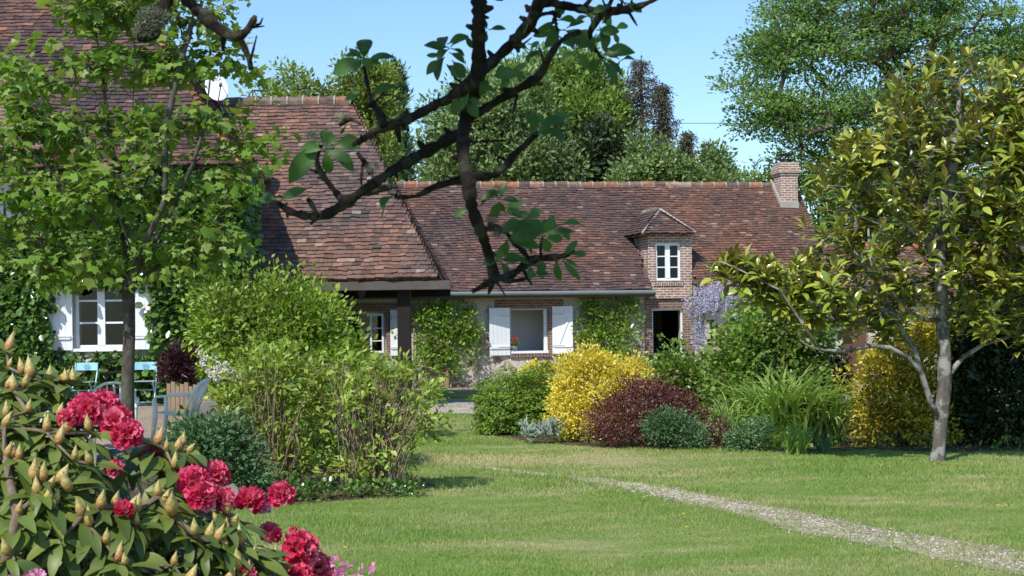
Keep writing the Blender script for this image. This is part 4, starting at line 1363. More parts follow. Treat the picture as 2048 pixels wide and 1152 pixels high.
# ------------------------------------------------------------------ creeper on the tall house
def ivy():
    t = thing('climbing_creeper', 'glossy green creeper covering the front wall of the tall house', 'climbing plant', (-6, 28.1, .2))
    n = 5200
    x = R.uniform(hx0 + 4.5, hx1 + .12, n); z = R.uniform(.25, 4.62, n)
    u = 1024 + F * x / 28.0; v = HZ - F * (z - EYE) / 28.0
    nz = 9 * np.sin(z * 6) + 6 * np.sin(x * 9)
    hole = ((u > 98 + nz) & (u < 306 + nz) & (v > 545 + nz) & (v < 704 + nz * .4)) | ((u < 72) & (v < 462) & (v > 250))
    x, z = x[~hole], z[~hole]
    thick = .12 + .10 * np.sin(x * 3.1 + z * 2.2) * np.sin(z * 4.1) + R.random(len(x)) * .13
    cl = np.stack([x, 28.2 - np.abs(thick), z], 1)
    nor = np.tile(np.array((0.0, -1.0, .15)), (len(cl), 1))
    V, T = foliage(cl, nor, 7, .085, L_ROUND, .125, up=.35, outw=.8, droop=.75, jit=.75, dirup=0)
    V[:, 1] = np.minimum(V[:, 1], 28.19)
    m = 520
    y2, z2 = R.uniform(28.1, 29.7, m), R.uniform(.25, 4.6, m)
    c2 = np.stack([hx1 + .02 + R.random(m) * .08, y2, z2], 1)
    V2, T2 = foliage(c2, np.tile(np.array((1.0, -.15, .15)), (m, 1)), 7, .085, L_ROUND, .125, up=.35, outw=.8, droop=.75, jit=.75, dirup=0)
    V2[:, 0] = np.maximum(V2[:, 0], hx1 + .01)
    V, T = joinm([(V, T), (V2, T2)])
    mesh_np('foliage', V, T, LF_IVY, t)
    # the right flank of the wall
    roots = np.array([(-9.5, 28.12, .2), (-6.9, 28.12, .2), (-5.4, 28.12, .2), (-8.9, 28.12, .2)])
    As, Ps, off = [], [], 0
    own = np.argmin(np.abs(cl[:, None, 0] - roots[None, :, 0]), 1)
    for k in range(4):
        tg = cl[own == k]
        tg = tg[R.permutation(len(tg))[:60]].copy(); tg[:, 1] = 28.14
        A, Pn = skeleton([roots[k], roots[k] + (0, 0, .5), roots[k] + (.1, 0, 1.1)], tg, .3, .05, 0, .5)
        A[:, 1] = np.minimum(A[:, 1], 28.17)
        As.append(A); Ps.append(np.where(Pn >= 0, Pn + off, -1)); off += len(A)
    limbs(np.concatenate(As), np.concatenate(Ps), .03, .006, 5, 'stem', CANE_DK, t)


ivy()

# ------------------------------------------------------------------ young maple in the yard
MY = 18.0
mb_ = gbase(256, MY) + np.array((0, 0, -.0))
mt = [mb_, P(258, 850, MY), P(257, 760, MY), P(259, 660, MY), P(256, 575, MY), P(262, 500, MY), P(262, 400, MY), P(255, 280, MY), P(235, 160, MY), P(215, 60, MY), P(215, -60, MY)]
mt = forked(mt[:5], [(4, [P(x, y, MY + d) for x, y, d in l]) for l in (
    ((250, 480, .0), (236, 400, .0), (228, 320, .05), (215, 240, .05), (205, 150, .1), (190, 50, .1)),
    ((275, 480, .05), (282, 380, .1), (272, 280, .15), (266, 200, .2), (270, 110, .2), (265, 10, .2)),
    ((300, 500, -.1), (345, 420, -.15), (385, 330, -.2), (410, 250, -.2), (420, 160, -.15)),
    ((225, 500, -.1), (180, 430, -.2), (110, 350, -.25), (60, 300, -.25), (30, 265, -.2)),
    ((320, 530, .1), (400, 480, .2), (470, 400, .25), (510, 320, .3)),
    ((190, 530, .15), (110, 490, .3), (40, 460, .4)),
    ((270, 520, -.3), (240, 440, -.5), (170, 300, -.5), (150, 180, -.45)),
    ((280, 510, -.25), (330, 400, -.45), (330, 260, -.45), (360, 130, -.4), (385, 40, -.35)))])


def mkeep(p):
    u, v = 1024 + F * p[:, 0] / p[:, 1], HZ - F * (p[:, 2] - EYE) / p[:, 1]
    return ~((u > 396) & (u < 478) & (v > 122) & (v < 215)) & ~((u > 120) & (u < 300) & (v > 560))


MLOB = [lobe(90, 520, 115, 55, MY, .75), lobe(230, 510, 120, 60, MY, .8), lobe(360, 500, 110, 62, MY, .8), lobe(440, 455, 70, 55, MY, .6), lobe(70, 390, 85, 60, MY, .7), lobe(190, 390, 110, 70, MY, .9), lobe(330, 380, 100, 60, MY, .8), lobe(450, 340, 75, 60, MY, .6), lobe(520, 290, 50, 60, MY, .5), lobe(40, 290, 60, 50, MY, .6), lobe(150, 270, 90, 60, MY, .8), lobe(290, 250, 90, 60, MY, .8), lobe(420, 225, 80, 50, MY, .6), lobe(90, 160, 75, 40, MY, .6), lobe(40, 200, 60, 34, MY, .5), lobe(85, 245, 60, 34, MY, .5), lobe(20, 130, 50, 30, MY, .5), lobe(215, 120, 90, 60, MY, .8), lobe(330, 120, 70, 60, MY, .7), lobe(440, 120, 80, 45, MY, .6), lobe(170, 30, 90, 50, MY, .8), lobe(400, 30, 75, 45, MY, .6), lobe(290, 20, 60, 50, MY, .7), lobe(250, -60, 170, 60, MY, .9), lobe(-30, 480, 60, 60, MY, .6), lobe(-40, 340, 50, 60, MY, .5)]
plant('maple_tree', 'young maple with fresh lobed leaves growing in the yard before the tall house', 'tree', mb_, MLOB, 820, 10, .105, L_MAPLE, .098, LF_MAPLE, BARK_MAPLE,
      r0=.076, rt=.004, shell=.75, crown='crown', trunk='trunk', trunkpts=mt, keep=mkeep, shoots=.12, step=.25, wob=.05, nb=None, up=.75, outw=.25, droop=.55, jit=.7, flat=.45, bias=.7, sup=-.06)

# ------------------------------------------------------------------ shrubs on the left of the lawn
def vkeep(p):
    u, v = 1024 + F * p[:, 0] / p[:, 1], HZ - F * (p[:, 2] - EYE) / p[:, 1]
    return ~((u < 488) & (v > 684))


plant('flowering_shrub', 'big rounded fresh green shrub behind the bare stemmed one, in front of the barn', 'shrub', gbase(585, 16.2),
      [lobe(520, 660, 115, 72, 16.2, .6), lobe(595, 662, 98, 62, 16.2, .6), lobe(455, 645, 66, 40, 16.2, .5), lobe(670, 725, 62, 56, 16.2, .5), lobe(600, 745, 115, 90, 16.2, .6), lobe(470, 610, 40, 25, 16.2, .3), lobe(630, 612, 36, 26, 16.2, .3), lobe(560, 598, 40, 26, 16.2, .3), lobe(610, 860, 100, 80, 16.2, .5)],
      1500, 17, .085, L_DIAM, .062, LF_BUSH, CANE_DK, keep=lambda p: vkeep(p), rough=.34, shoots=.2, stems=9, r0=.02, rt=.003, shell=.28, nb=700, up=.75,
      extra=None)
# long arching shoots of that shrub are sprays at its edge
def hkeep(p):
    lump = np.sin(p[:, 0] * 9 + 1) + np.sin(p[:, 2] * 11 + p[:, 0] * 5) + np.sin(p[:, 1] * 8)
    pr = np.clip((p[:, 2] - .25) / 1.0, .42, 1.0) * np.where(lump > -.5, 1.0, .35)
    return R.random(len(p)) < pr


hyd_st = dict(stemmat=CANE, r0=.012, rt=.0035, up=.75, bias=.1, sup=-.03)


def canes(lobes, base, n, mat, parent, rad=.0042):
    """upright bare stems from the ground into the crown"""
    mb = MB()
    cl, _ = in_lobes(lobes, n * 3, .6, shoots=0)
    cl = cl[cl[:, 2] > .5][:n]
    for c in cl:
        g = np.array((base[0] + (c[0] - base[0]) * .30 + R.normal() * .07, base[1] + (c[1] - base[1]) * .6 + R.normal() * .05, .0))
        m = (g + c) / 2 + np.array(((c[0] - g[0]) * -.15, 0, 0)) + R.normal(size=3) * .05
        mb.tube([g, m, c, c + np.array(((c[0] - g[0]) * .08, R.normal() * .02, .04))], [rad * 1.3, rad, rad * .8, rad * .4], 5)
    return mb.build('cane', mat, parent)


hl1 = [lobe(545, 745, 75, 55, 14.3, .35), lobe(482, 815, 46, 46, 14.4, .3), lobe(590, 800, 70, 90, 14.3, .4), lobe(505, 870, 75, 95, 14.3, .4), lobe(585, 925, 60, 50, 14.2, .3)]
h1 = plant('hydrangea', 'yellow green hydrangea with tan bare stems at the left end of the clump', 'shrub', gbase(545, 14.2), hl1, 600, 9, .045, L_DIAM, .068, LF_HYD, keep=hkeep, stems=6, shell=.3, nb=140, group='stemmy shrubs at the lawn edge', **hyd_st)
canes(hl1, gbase(545, 14.2), 110, CANE, h1)
hl2 = [lobe(765, 765, 68, 46, 14.1, .4), lobe(690, 752, 55, 44, 14.2, .4), lobe(825, 800, 60, 75, 14.1, .4), lobe(700, 830, 70, 80, 14.0, .4), lobe(790, 880, 60, 75, 14.0, .4), lobe(860, 830, 32, 45, 14.1, .25), lobe(700, 930, 55, 45, 14, .3), lobe(640, 790, 30, 60, 14.1, .3)]
h2 = plant('hydrangea', 'wide stemmy hydrangea leaning right over the lawn, dense fan of tan canes', 'shrub', gbase(735, 14.0), hl2, 760, 9, .045, L_DIAM, .066, LF_HYD, keep=hkeep, stems=7, shell=.3, nb=170, group='stemmy shrubs at the lawn edge', **hyd_st)
canes(hl2, gbase(735, 14.0), 180, CANE, h2)
plant('blue_green_shrub', 'low mound of blue green foliage behind the rhododendron buds', 'shrub', gbase(430, 13.3),
      [lobe(425, 895, 75, 70, 13.3, .35), lobe(385, 900, 50, 70, 13.3, .3), lobe(465, 930, 50, 60, 13.3, .3), lobe(420, 980, 90, 60, 13.3, .35), lobe(500, 960, 40, 40, 13.2, .25)],
      620, 16, .05, L_DIAM, .052, LF_BLUE, CANE_DK, stems=6, r0=.01, rt=.002, nb=200, up=.7)
plant('ground_ivy', 'dark leafy ground cover under the stemmy shrubs', 'plant', gbase(640, 13.6), [lobe(560, 985, 90, 16, 13.5, .2), lobe(680, 990, 60, 12, 13.5, .2), lobe(790, 978, 60, 9, 13.7, .2)], 150, 12, .04, L_ROUND, .04, LF_IVY, CANE_DK, stems=5, r0=.006, rt=.002, nb=60)

# ------------------------------------------------------------------ the mixed bed on the right
plant('spreading_conifer', 'low spreading bright green conifer at the left end of the flower bed', 'shrub', gbase(1040, 22.0),
      [lobe(1030, 800, 78, 55, 22.0, .55), lobe(1000, 825, 50, 42, 21.8, .5), lobe(1070, 790, 60, 52, 22.2, .5), lobe(1020, 850, 60, 30, 21.8, .5), lobe(1085, 835, 40, 45, 22, .4)],
      950, 34, .06, L_DIAM, .042, LF_CONIF, CANE_DK, stems=5, r0=.02, rt=.004, shell=.16, nb=150, flat=.22, up=1.0, outw=.7, dirup=-.15, jit=.5)
plant('golden_shrub', 'bright yellow variegated shrub between green conifer and red barberry', 'shrub', gbase(1190, 20.3),
      [lobe(1180, 785, 70, 66, 20.3, .5), lobe(1240, 768, 48, 44, 20.4, .4), lobe(1145, 805, 40, 58, 20.2, .4), lobe(1190, 728, 30, 22, 20.3, .25), lobe(1160, 840, 50, 40, 20.1, .4), lobe(1270, 745, 30, 30, 20.4, .25), lobe(1178, 705, 12, 14, 20.3, .1), lobe(1140, 735, 25, 25, 20.3, .2)],
      900, 28, .058, L_DIAM, .042, LF_GOLD, CANE_DK, stems=6, r0=.015, rt=.003, shell=.2, nb=200, up=.6)
plant('golden_shrub', 'small yellow shrub peeping over the top of the green conifer', 'shrub', gbase(1072, 24.0), [lobe(1074, 742, 32, 11, 24, .2), lobe(1072, 775, 36, 30, 24, .25)], 120, 18, .055, L_DIAM, .06, LF_GOLD, CANE_DK, stems=3, r0=.012, rt=.003, nb=40)
plant('red_barberry', 'rounded dark red barberry bush at the front of the flower bed', 'shrub', gbase(1285, 19.0),
      [lobe(1280, 835, 82, 62, 19.0, .45), lobe(1225, 850, 52, 45, 19.0, .4), lobe(1340, 825, 50, 45, 19.1, .4), lobe(1290, 795, 60, 34, 19.1, .35), lobe(1385, 850, 34, 34, 19.2, .3)],
      640, 22, .05, L_DIAM, .036, LF_RED, CANE_DK, stems=6, r0=.012, rt=.002, shell=.2, nb=260, up=.5, dirup=.4)
plant('red_seedling', 'small wine red plant at the bed edge right of the barberry', 'plant', gbase(1440, 18.5), [lobe(1438, 870, 20, 24, 18.5, .1)], 40, 12, .03, L_DIAM, .05, LF_RED, CANE_DK, stems=3, r0=.005, rt=.002)
plant('blue_green_shrub', 'feathery grey green clump in front of the red barberry', 'plant', gbase(1350, 18.5), [lobe(1350, 862, 55, 34, 18.5, .25), lobe(1320, 850, 30, 26, 18.5, .2), lobe(1385, 875, 30, 22, 18.4, .2)], 340, 18, .05, L_DIAM, .036, LF_BLUE, CANE_DK, stems=4, r0=.006, rt=.002, nb=60)
plant('blue_green_shrub', 'small blue green tuft left of the daylilies', 'plant', gbase(1500, 18.1), [lobe(1500, 872, 38, 34, 18.1, .2), lobe(1475, 885, 20, 20, 18.1, .15)], 230, 18, .045, L_DIAM, .034, LF_BLUE, CANE_DK, stems=4, r0=.006, rt=.002, nb=50)
plant('rose_bush', 'leafy green rose bush in front of the dark farmhouse doorway', 'shrub', gbase(1350, 25.0),
      [lobe(1352, 738, 40, 30, 25, .4), lobe(1340, 770, 55, 55, 25, .4), lobe(1400, 760, 45, 45, 25, .4), lobe(1390, 820, 60, 60, 25, .4), lobe(1348, 704, 18, 14, 25, .2)],
      420, 12, .09, L_ROUND, .065, LF_ROSE, CANE_DK, stems=6, r0=.012, rt=.003, nb=200)
plant('tall_shrub', 'tall dense green shrub under the wisteria in the middle of the bed', 'shrub', gbase(1520, 23.5),
      [lobe(1525, 655, 72, 46, 23.5, .5), lobe(1488, 692, 60, 54, 23.5, .5), lobe(1580, 660, 70, 65, 23.5, .5), lobe(1530, 730, 110, 70, 23.5, .6), lobe(1620, 710, 45, 55, 23.6, .4), lobe(1455, 750, 40, 44, 23.3, .4), lobe(1535, 612, 40, 20, 23.5, .3), lobe(1530, 810, 110, 60, 23.3, .5)],
      950, 14, .09, L_ROUND, .068, LF_ROSE, CANE_DK, stems=8, r0=.018, rt=.003, nb=380, shell=.25)
plant('purple_shrub', 'small dark purple leaved shrub before the brown annexe door', 'shrub', gbase(1668, 24.0), [lobe(1668, 750, 28, 34, 24, .25), lobe(1655, 790, 34, 40, 24, .25), lobe(1680, 720, 12, 22, 24, .12)], 160, 14, .06, L_DIAM, .06, LF_PURPLE, CANE_DK, stems=4, r0=.01, rt=.003, nb=60)
plant('golden_conifer', 'large gold and green shrub half in shade behind the magnolia trunk', 'shrub', gbase(1800, 18.9),
      [lobe(1790, 800, 85, 85, 18.9, .5), lobe(1830, 720, 60, 70, 18.9, .5), lobe(1860, 670, 36, 40, 18.9, .35), lobe(1745, 850, 45, 60, 18.8, .4), lobe(1850, 830, 60, 80, 18.8, .45), lobe(1770, 730, 40, 45, 18.9, .35)],
      760, 20, .065, L_DIAM, .055, LF_GOLD2, CANE_DK, stems=6, r0=.02, rt=.003, shell=.22, nb=200, up=.6)
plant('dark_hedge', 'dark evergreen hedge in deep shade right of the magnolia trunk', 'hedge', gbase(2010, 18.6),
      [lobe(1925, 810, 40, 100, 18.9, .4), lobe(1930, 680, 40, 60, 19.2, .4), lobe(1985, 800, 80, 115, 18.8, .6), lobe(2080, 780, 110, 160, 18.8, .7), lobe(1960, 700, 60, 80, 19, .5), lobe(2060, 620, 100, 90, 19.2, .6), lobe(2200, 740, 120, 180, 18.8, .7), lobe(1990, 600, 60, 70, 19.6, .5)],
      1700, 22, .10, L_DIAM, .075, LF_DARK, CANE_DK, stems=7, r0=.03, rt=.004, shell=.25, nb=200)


# strap leaved clumps
def straps(name, label, base, n, hgt, rad, mat, w=.022, cat='plant', lean=1.0, group=None):
    base = np.asarray(base, float)
    t = thing(name, label, cat, base, group)
    Vs, Ts, off = [], [], 0
    for _ in range(n):
        a = R.random() * 6.283
        r0 = rad * .28 * math.sqrt(R.random())
        L = hgt * R.uniform(.65, 1.25)
        out = np.array((math.cos(a), math.sin(a), 0))
        p = base + np.array((math.cos(R.random() * 6.28) * r0, math.sin(R.random() * 6.28) * r0, 0))
        el = math.radians(R.uniform(62, 88) if lean > .5 else R.uniform(70, 89))
        bend = math.radians(R.uniform(50, 165)) * lean
        sd = np.cross(out, (0, 0, 1.0)); sd = sd + R.normal(size=3) * .25; sd /= np.linalg.norm(sd)
        m = 9
        pts = []
        for i in range(m):
            f = i / (m - 1)
            pts.append((p.copy(), w * (1 - .15 * f) * min(1, (1 - f) * 3.0 + .05)))
            e = el - bend * f * f
            p = p + (out * math.cos(e) + np.array((0, 0, math.sin(e)))) * L / (m - 1)
        V = []
        for q, ww in pts:
            if q[2] < .004: q[2] = .004
            V += [q - sd * ww / 2, q + np.array((0, 0, -.25 * ww)), q + sd * ww / 2]
        Vs.append(np.array(V))
        for i in range(m - 1):
            k = off + i * 3
            Ts += [(k, k + 1, k + 4, k + 3), (k + 1, k + 2, k + 5, k + 4)]
        off += m * 3
    mesh_np('foliage', np.concatenate(Vs), np.array(Ts), mat, t, True)
    return t


straps('daylily_clump', 'large arching clump of strap leaved daylilies in the flower bed', gbase(1565, 18.8), 330, 1.05, 1.1, LF_LILY, .046)
straps('daylily_clump', 'daylily clump with lax leaves at the right of the largest one', gbase(1650, 18.9), 150, .85, .7, LF_LILY, .042)
straps('daylily_clump', 'thin daylily tuft whose leaves sprawl left before the tall shrub', gbase(1460, 19.4), 100, .75, .6, LF_LILY, .02)
straps('daylily_clump', 'small grassy daylily tuft at the very edge of the lawn', gbase(1590, 17.5), 130, .42, .45, LF_LILY, .014)
straps('broad_leaf_weed', 'pale broad leaves at the bed edge right of the daylilies', gbase(1645, 17.6), 22, .22, .25, LF_BLUE, .05)
# silver lamb's ears
def rosettes(name, label, base, lobes, n, mat, size):
    t = thing(name, label, 'plant', base)
    cl, nor = in_lobes(lobes, n, .5, .01)
    cl[:, 2] = np.maximum(cl[:, 2], .03)
    per = 9
    c = np.repeat(cl, per, 0) + rnd(len(cl) * per, .015)
    d = rnd(len(c), .45) + (0, 0, .9)
    V, T = inst(grid_leaf(.16, 3, .3, .3), c, d, rnd(len(c), .5) + (0, -.5, .4), size * R.uniform(.6, 1.3, len(c)))
    V[:, 2] = np.maximum(V[:, 2], .006)
    mesh_np('foliage', V, T, mat, t)


rosettes('silver_plant', 'silvery woolly leaved plant at the foot of the green conifer', gbase(1080, 19.7), [lobe(1080, 866, 38, 18, 19.7, .2), lobe(1060, 868, 20, 14, 19.7, .15), lobe(1102, 860, 18, 20, 19.8, .15)], 42, LF_SILVER, .115)

# wisteria over the farm wall
wb = gbase(1425, 39.4)
wis = thing('wisteria', 'lilac wisteria in flower trained along the farmhouse eaves', 'climbing plant', wb)
pos = []
for c, r in [lobe(1425, 592, 55, 32, 38.6, .3), lobe(1395, 625, 22, 36, 38.8, .25), lobe(1460, 600, 50, 30, 38.5, .3), lobe(1400, 660, 15, 30, 38.9, .2), lobe(1540, 590, 60, 14, 38.3, .3), lobe(1480, 575, 20, 18, 38.4, .2)]:
    n_ = int(22 + 130 * r[0] * r[2])
    p_, _ = in_lobes([(c, r)], n_, .5); pos.append(p_)
pos = np.concatenate(pos)
f = R.random((len(pos), 60))
rr = (.075 * (1 - f) ** .6)[..., None]
q = pos[:, None, :] + R.normal(size=(len(pos), 60, 3)) * rr * .7
q[..., 2] = pos[:, None, 2] + .12 - f * .38
q = q.reshape(-1, 3)
V, T = inst(L_PETAL, q, rnd(len(q)), rnd(len(q)), R.uniform(.025, .05, len(q)))
mesh_np('blossom', V, T, LILAC, wis)
V, T = foliage(pos[R.permutation(len(pos))[:50]], np.tile((0, -1., .3), (50, 1)), 10, .14, L_DIAM, .07, up=.5, droop=.4)
mesh_np('foliage', V, T, LF_BUSH, wis)
A, Pn = skeleton([wb, P(1422, 740, 39.3), P(1425, 640, 39.2)], pos[R.permutation(len(pos))[:60]], .3, .06, 0, .2)
limbs(A, Pn, .04, .006, 6, 'stem', CANE_DK, wis)


# espaliers
def espalier(label, px0, px1, py0, py1, pxs, lobes, fan):
    d = -.28
    def W(px, py, dd=d):
        x, z = fl(px, py, dd)
        c, s = math.cos(TH), math.sin(TH)
        return np.array((FO[0] + x * c + dd * s, FO[1] - x * s + dd * c, z))
    g = W(pxs, 772); g[2] = 0
    tg, no = [], []
    L = []
    for (px, py, rx, ry) in lobes:
        c = W(px, py); Y = c[1]
        L.append((c, (rx * Y / F, .13, ry * Y / F)))
    tp = [g, W(pxs, 745), W(pxs - 1, 715), W(pxs, 690)]
    plant('espalier_pear', label, 'fruit tree', g, L, 330, 12, .07, L_ROUND, .068, LF_PEAR, CANE, r0=.055, rt=.004, shell=.5, crown='foliage', trunk='trunk', trunkpts=tp, step=.2, wob=.05, nb=200, rough=.34, shoots=.22, up=.5, outw=.5, bias=.5, group='espalier pears on the farm wall')
    return W


Wf = espalier('fan trained pear with bare trunk foot on the wall left of the open window', 0, 0, 0, 0, 895,
              [(848, 620, 20, 34), (890, 620, 30, 34), (870, 665, 45, 40), (915, 655, 40, 36), (938, 628, 14, 26), (890, 705, 55, 38), (940, 680, 22, 30), (845, 690, 16, 40), (900, 735, 34, 20)], 1)
espalier('broad rounded pear espalier between the white shutter and the doorway', 0, 0, 0, 0, 1222,
         [(1215, 625, 48, 34), (1250, 640, 32, 46), (1190, 660, 34, 44), (1230, 680, 45, 36), (1168, 680, 14, 18), (1265, 615, 16, 22), (1185, 615, 20, 22), (1215, 720, 40, 20)], 1)


def trellis(label, posts, laths):
    g = Wf(posts[0], 772, -.12); g[2] = 0
    t = thing('trellis', label, 'trellis', g, 'trellises on the farm wall')
    for px in posts:
        a, b = Wf(px, 772, -.12), Wf(px, 606, -.12); a[2] = 0
        mb = MB(); mb.tube([a, b], .022, 6); mb.build('post', GREYWOOD, t)
    for py, a, b in laths:
        mb = MB(); mb.tube([Wf(a, py, -.15), Wf(b, py, -.15)], .008, 5); mb.build('wire', GREYWOOD, t)


trellis('grey stake trellis carrying the left pear espalier', (828, 952), ((618, 822, 962), (650, 822, 962), (700, 822, 962)))
trellis('grey stake trellis carrying the pear espalier beside the doorway', (1164, 1286), ((620, 1158, 1290), (685, 1158, 1290)))


# geraniums on the sills
def geranium(label, px, py, d):
    x, z = fl(px, py, d)
    c, s = math.cos(TH), math.sin(TH)
    b = np.array((FO[0] + x * c + d * s, FO[1] - x * s + d * c, z))
    t = thing('potted_geranium', label, 'potted plant', b, 'geraniums on the window sills')
    mb = MB(); mb.lathe(b, [(.05, 0), (.075, .12), (.082, .125), (.082, .14), (.065, .14), (.06, .12)], 14); mb.build('pot', POTBLUE, t, True)
    cl = b + rnd(14, .045) + (0, 0, .2)
    V, T = foliage(cl, unit(cl - b), 5, .03, L_ROUND, .05); mesh_np('foliage', V, T, LF_ROSE, t)
    cl = b + rnd(7, .05) * (1.2, 1, .7) + (0.02, 0, .29)
    V, T = foliage(cl, unit(cl - b), 26, .026, L_PETAL, .028); mesh_np('blossom', V, T, REDBLOSSOM, t)
    mb = MB()
    for q in cl: mb.tube([b + (0, 0, .12), (b + q) / 2 + (0, 0, .03), q], .004, 4)
    mb.build('stem', LF_ROSE, t)


geranium('red geranium in blue grey pot at the left of the open pale window', 1029, 704, .0)
geranium('red geranium on the shaded window sill under the barn roof', 722, 708, .0)

# ------------------------------------------------------------------ magnolia
GY = 16.4
gb = gbase(1872, GY)
mt = [gb, P(1878, 900, GY), P(1884, 840, GY), P(1889, 770, GY), P(1890, 700, GY), P(1884, 630, GY), P(1882, 560, GY), P(1880, 480, GY), P(1892, 400, GY), P(1905, 320, GY), P(1915, 240, GY), P(1920, 160, GY)]
GLOB = [lobe(1900, 140, 110, 60, GY, .7), lobe(2000, 190, 110, 75, GY, .8), lobe(1810, 215, 80, 60, GY, .7), lobe(1760, 290, 100, 55, GY, .8), lobe(1700, 330, 80, 40, GY, .6), lobe(1900, 300, 110, 80, GY, 1), lobe(2020, 320, 100, 90, GY, 1), lobe(1730, 400, 110, 50, GY, .9), lobe(1840, 420, 90, 60, GY, 1), lobe(1990, 440, 110, 70, GY, 1), lobe(1690, 470, 85, 45, GY, .8), lobe(1560, 545, 80, 36, GY, .6), lobe(1500, 560, 60, 30, GY, .4), lobe(1640, 550, 90, 50, GY, .8), lobe(1760, 510, 90, 55, GY, .9), lobe(1900, 540, 90, 55, GY, 1), lobe(2030, 560, 90, 70, GY, 1), lobe(1590, 620, 60, 34, GY, .5), lobe(1700, 610, 70, 42, GY, .7), lobe(1800, 600, 60, 45, GY, .7), lobe(1960, 620, 70, 40, GY, .7), lobe(2100, 300, 100, 160, GY, 1), lobe(2110, 500, 80, 120, GY, .9), lobe(1700, 650, 50, 26, GY, .4), lobe(1455, 535, 30, 16, GY, .25), lobe(1600, 580, 90, 34, GY, .5), lobe(1530, 590, 60, 28, GY, .4), lobe(1680, 590, 80, 40, GY, .6), lobe(1640, 640, 60, 26, GY, .4), lobe(1780, 650, 50, 30, GY, .5), lobe(1980, 540, 90, 70, GY, .9), lobe(2040, 440, 80, 90, GY, .9), lobe(2030, 250, 80, 90, GY, .9), lobe(2060, 650, 60, 50, GY, .6), lobe(1560, 650, 40, 18, GY, .3)] + 3 * [lobe(1470, 530, 48, 20, GY, .25), lobe(1520, 550, 55, 30, GY, .35)]


def magnolia():
    t = thing('magnolia_tree', 'evergreen magnolia with glossy yellow green leaves and pale forked trunk on the lawn', 'tree', gb)
    cl, nor = in_lobes(GLOB, 960, .6, .3)
    per = 10
    c = np.repeat(cl, per, 0); o = np.repeat(nor, per, 0)
    n = len(c)
    a = np.tile(np.arange(per) * 2.4, len(cl)) + np.repeat(R.random(len(cl)) * 6.28, per)
    el = np.tile(np.linspace(-.25, 1.0, per), len(cl)) + R.normal(size=n) * .25
    d = np.stack([np.cos(a) * np.cos(el), np.sin(a) * np.cos(el), np.sin(el)], 1) + o * .35
    axis = unit(o * .4 + (0, 0, 1.0))
    c = c - axis * (np.tile(np.linspace(.10, 0, per), len(cl)))[:, None] + unit(d) * .015
    V, T = inst(L_MAG, c, d, axis + rnd(n, .35), R.uniform(.09, .19, n))
    mesh_np('crown', V, T, LF_MAG, t)
    A, Pn = skeleton(mt, cl, .22, .06, .04, .5)
    # the low limbs to the left and right
    limbs(A, Pn, .074, .005, 8, 'trunk', BARK_MAG, t)
    mb = MB()
    def lim(pts, r):
        q = [P(x, y, GY + dy) for x, y, dy in pts]
        mb.tube(q, np.linspace(r, r * .3, len(q)), 8)
    lim([(1880, 845, 0), (1860, 800, -.05), (1842, 745, -.12), (1815, 715, -.2), (1780, 695, -.3), (1740, 692, -.3), (1690, 702, -.35), (1650, 701, -.4), (1620, 694, -.4), (1600, 680, -.4)], .036)
    lim([(1848, 765, -.08), (1830, 700, -.1), (1800, 650, -.1), (1765, 600, -.1), (1740, 520, -.1), (1735, 430, 0)],   .034)
    lim([(1889, 760, 0), (1925, 715, .1), (1965, 690, .2), (2030, 670, .3), (2080, 600, .3)], .034)
    lim([(1886, 640, 0), (1850, 640, -.2), (1810, 620, -.3), (1770, 560, -.4), (1700, 500, -.4)], .03)
    lim([(1882, 560, 0), (1850, 470, .1), (1800, 380, .1), (1760, 300, .1)], .035)
    lim([(1640, 700, -.4), (1600, 640, -.4), (1560, 580, -.35), (1480, 540, -.3), (1440, 522, -.3)], .018)
    mb.build('limb', BARK_MAG, t, True)


magnolia()

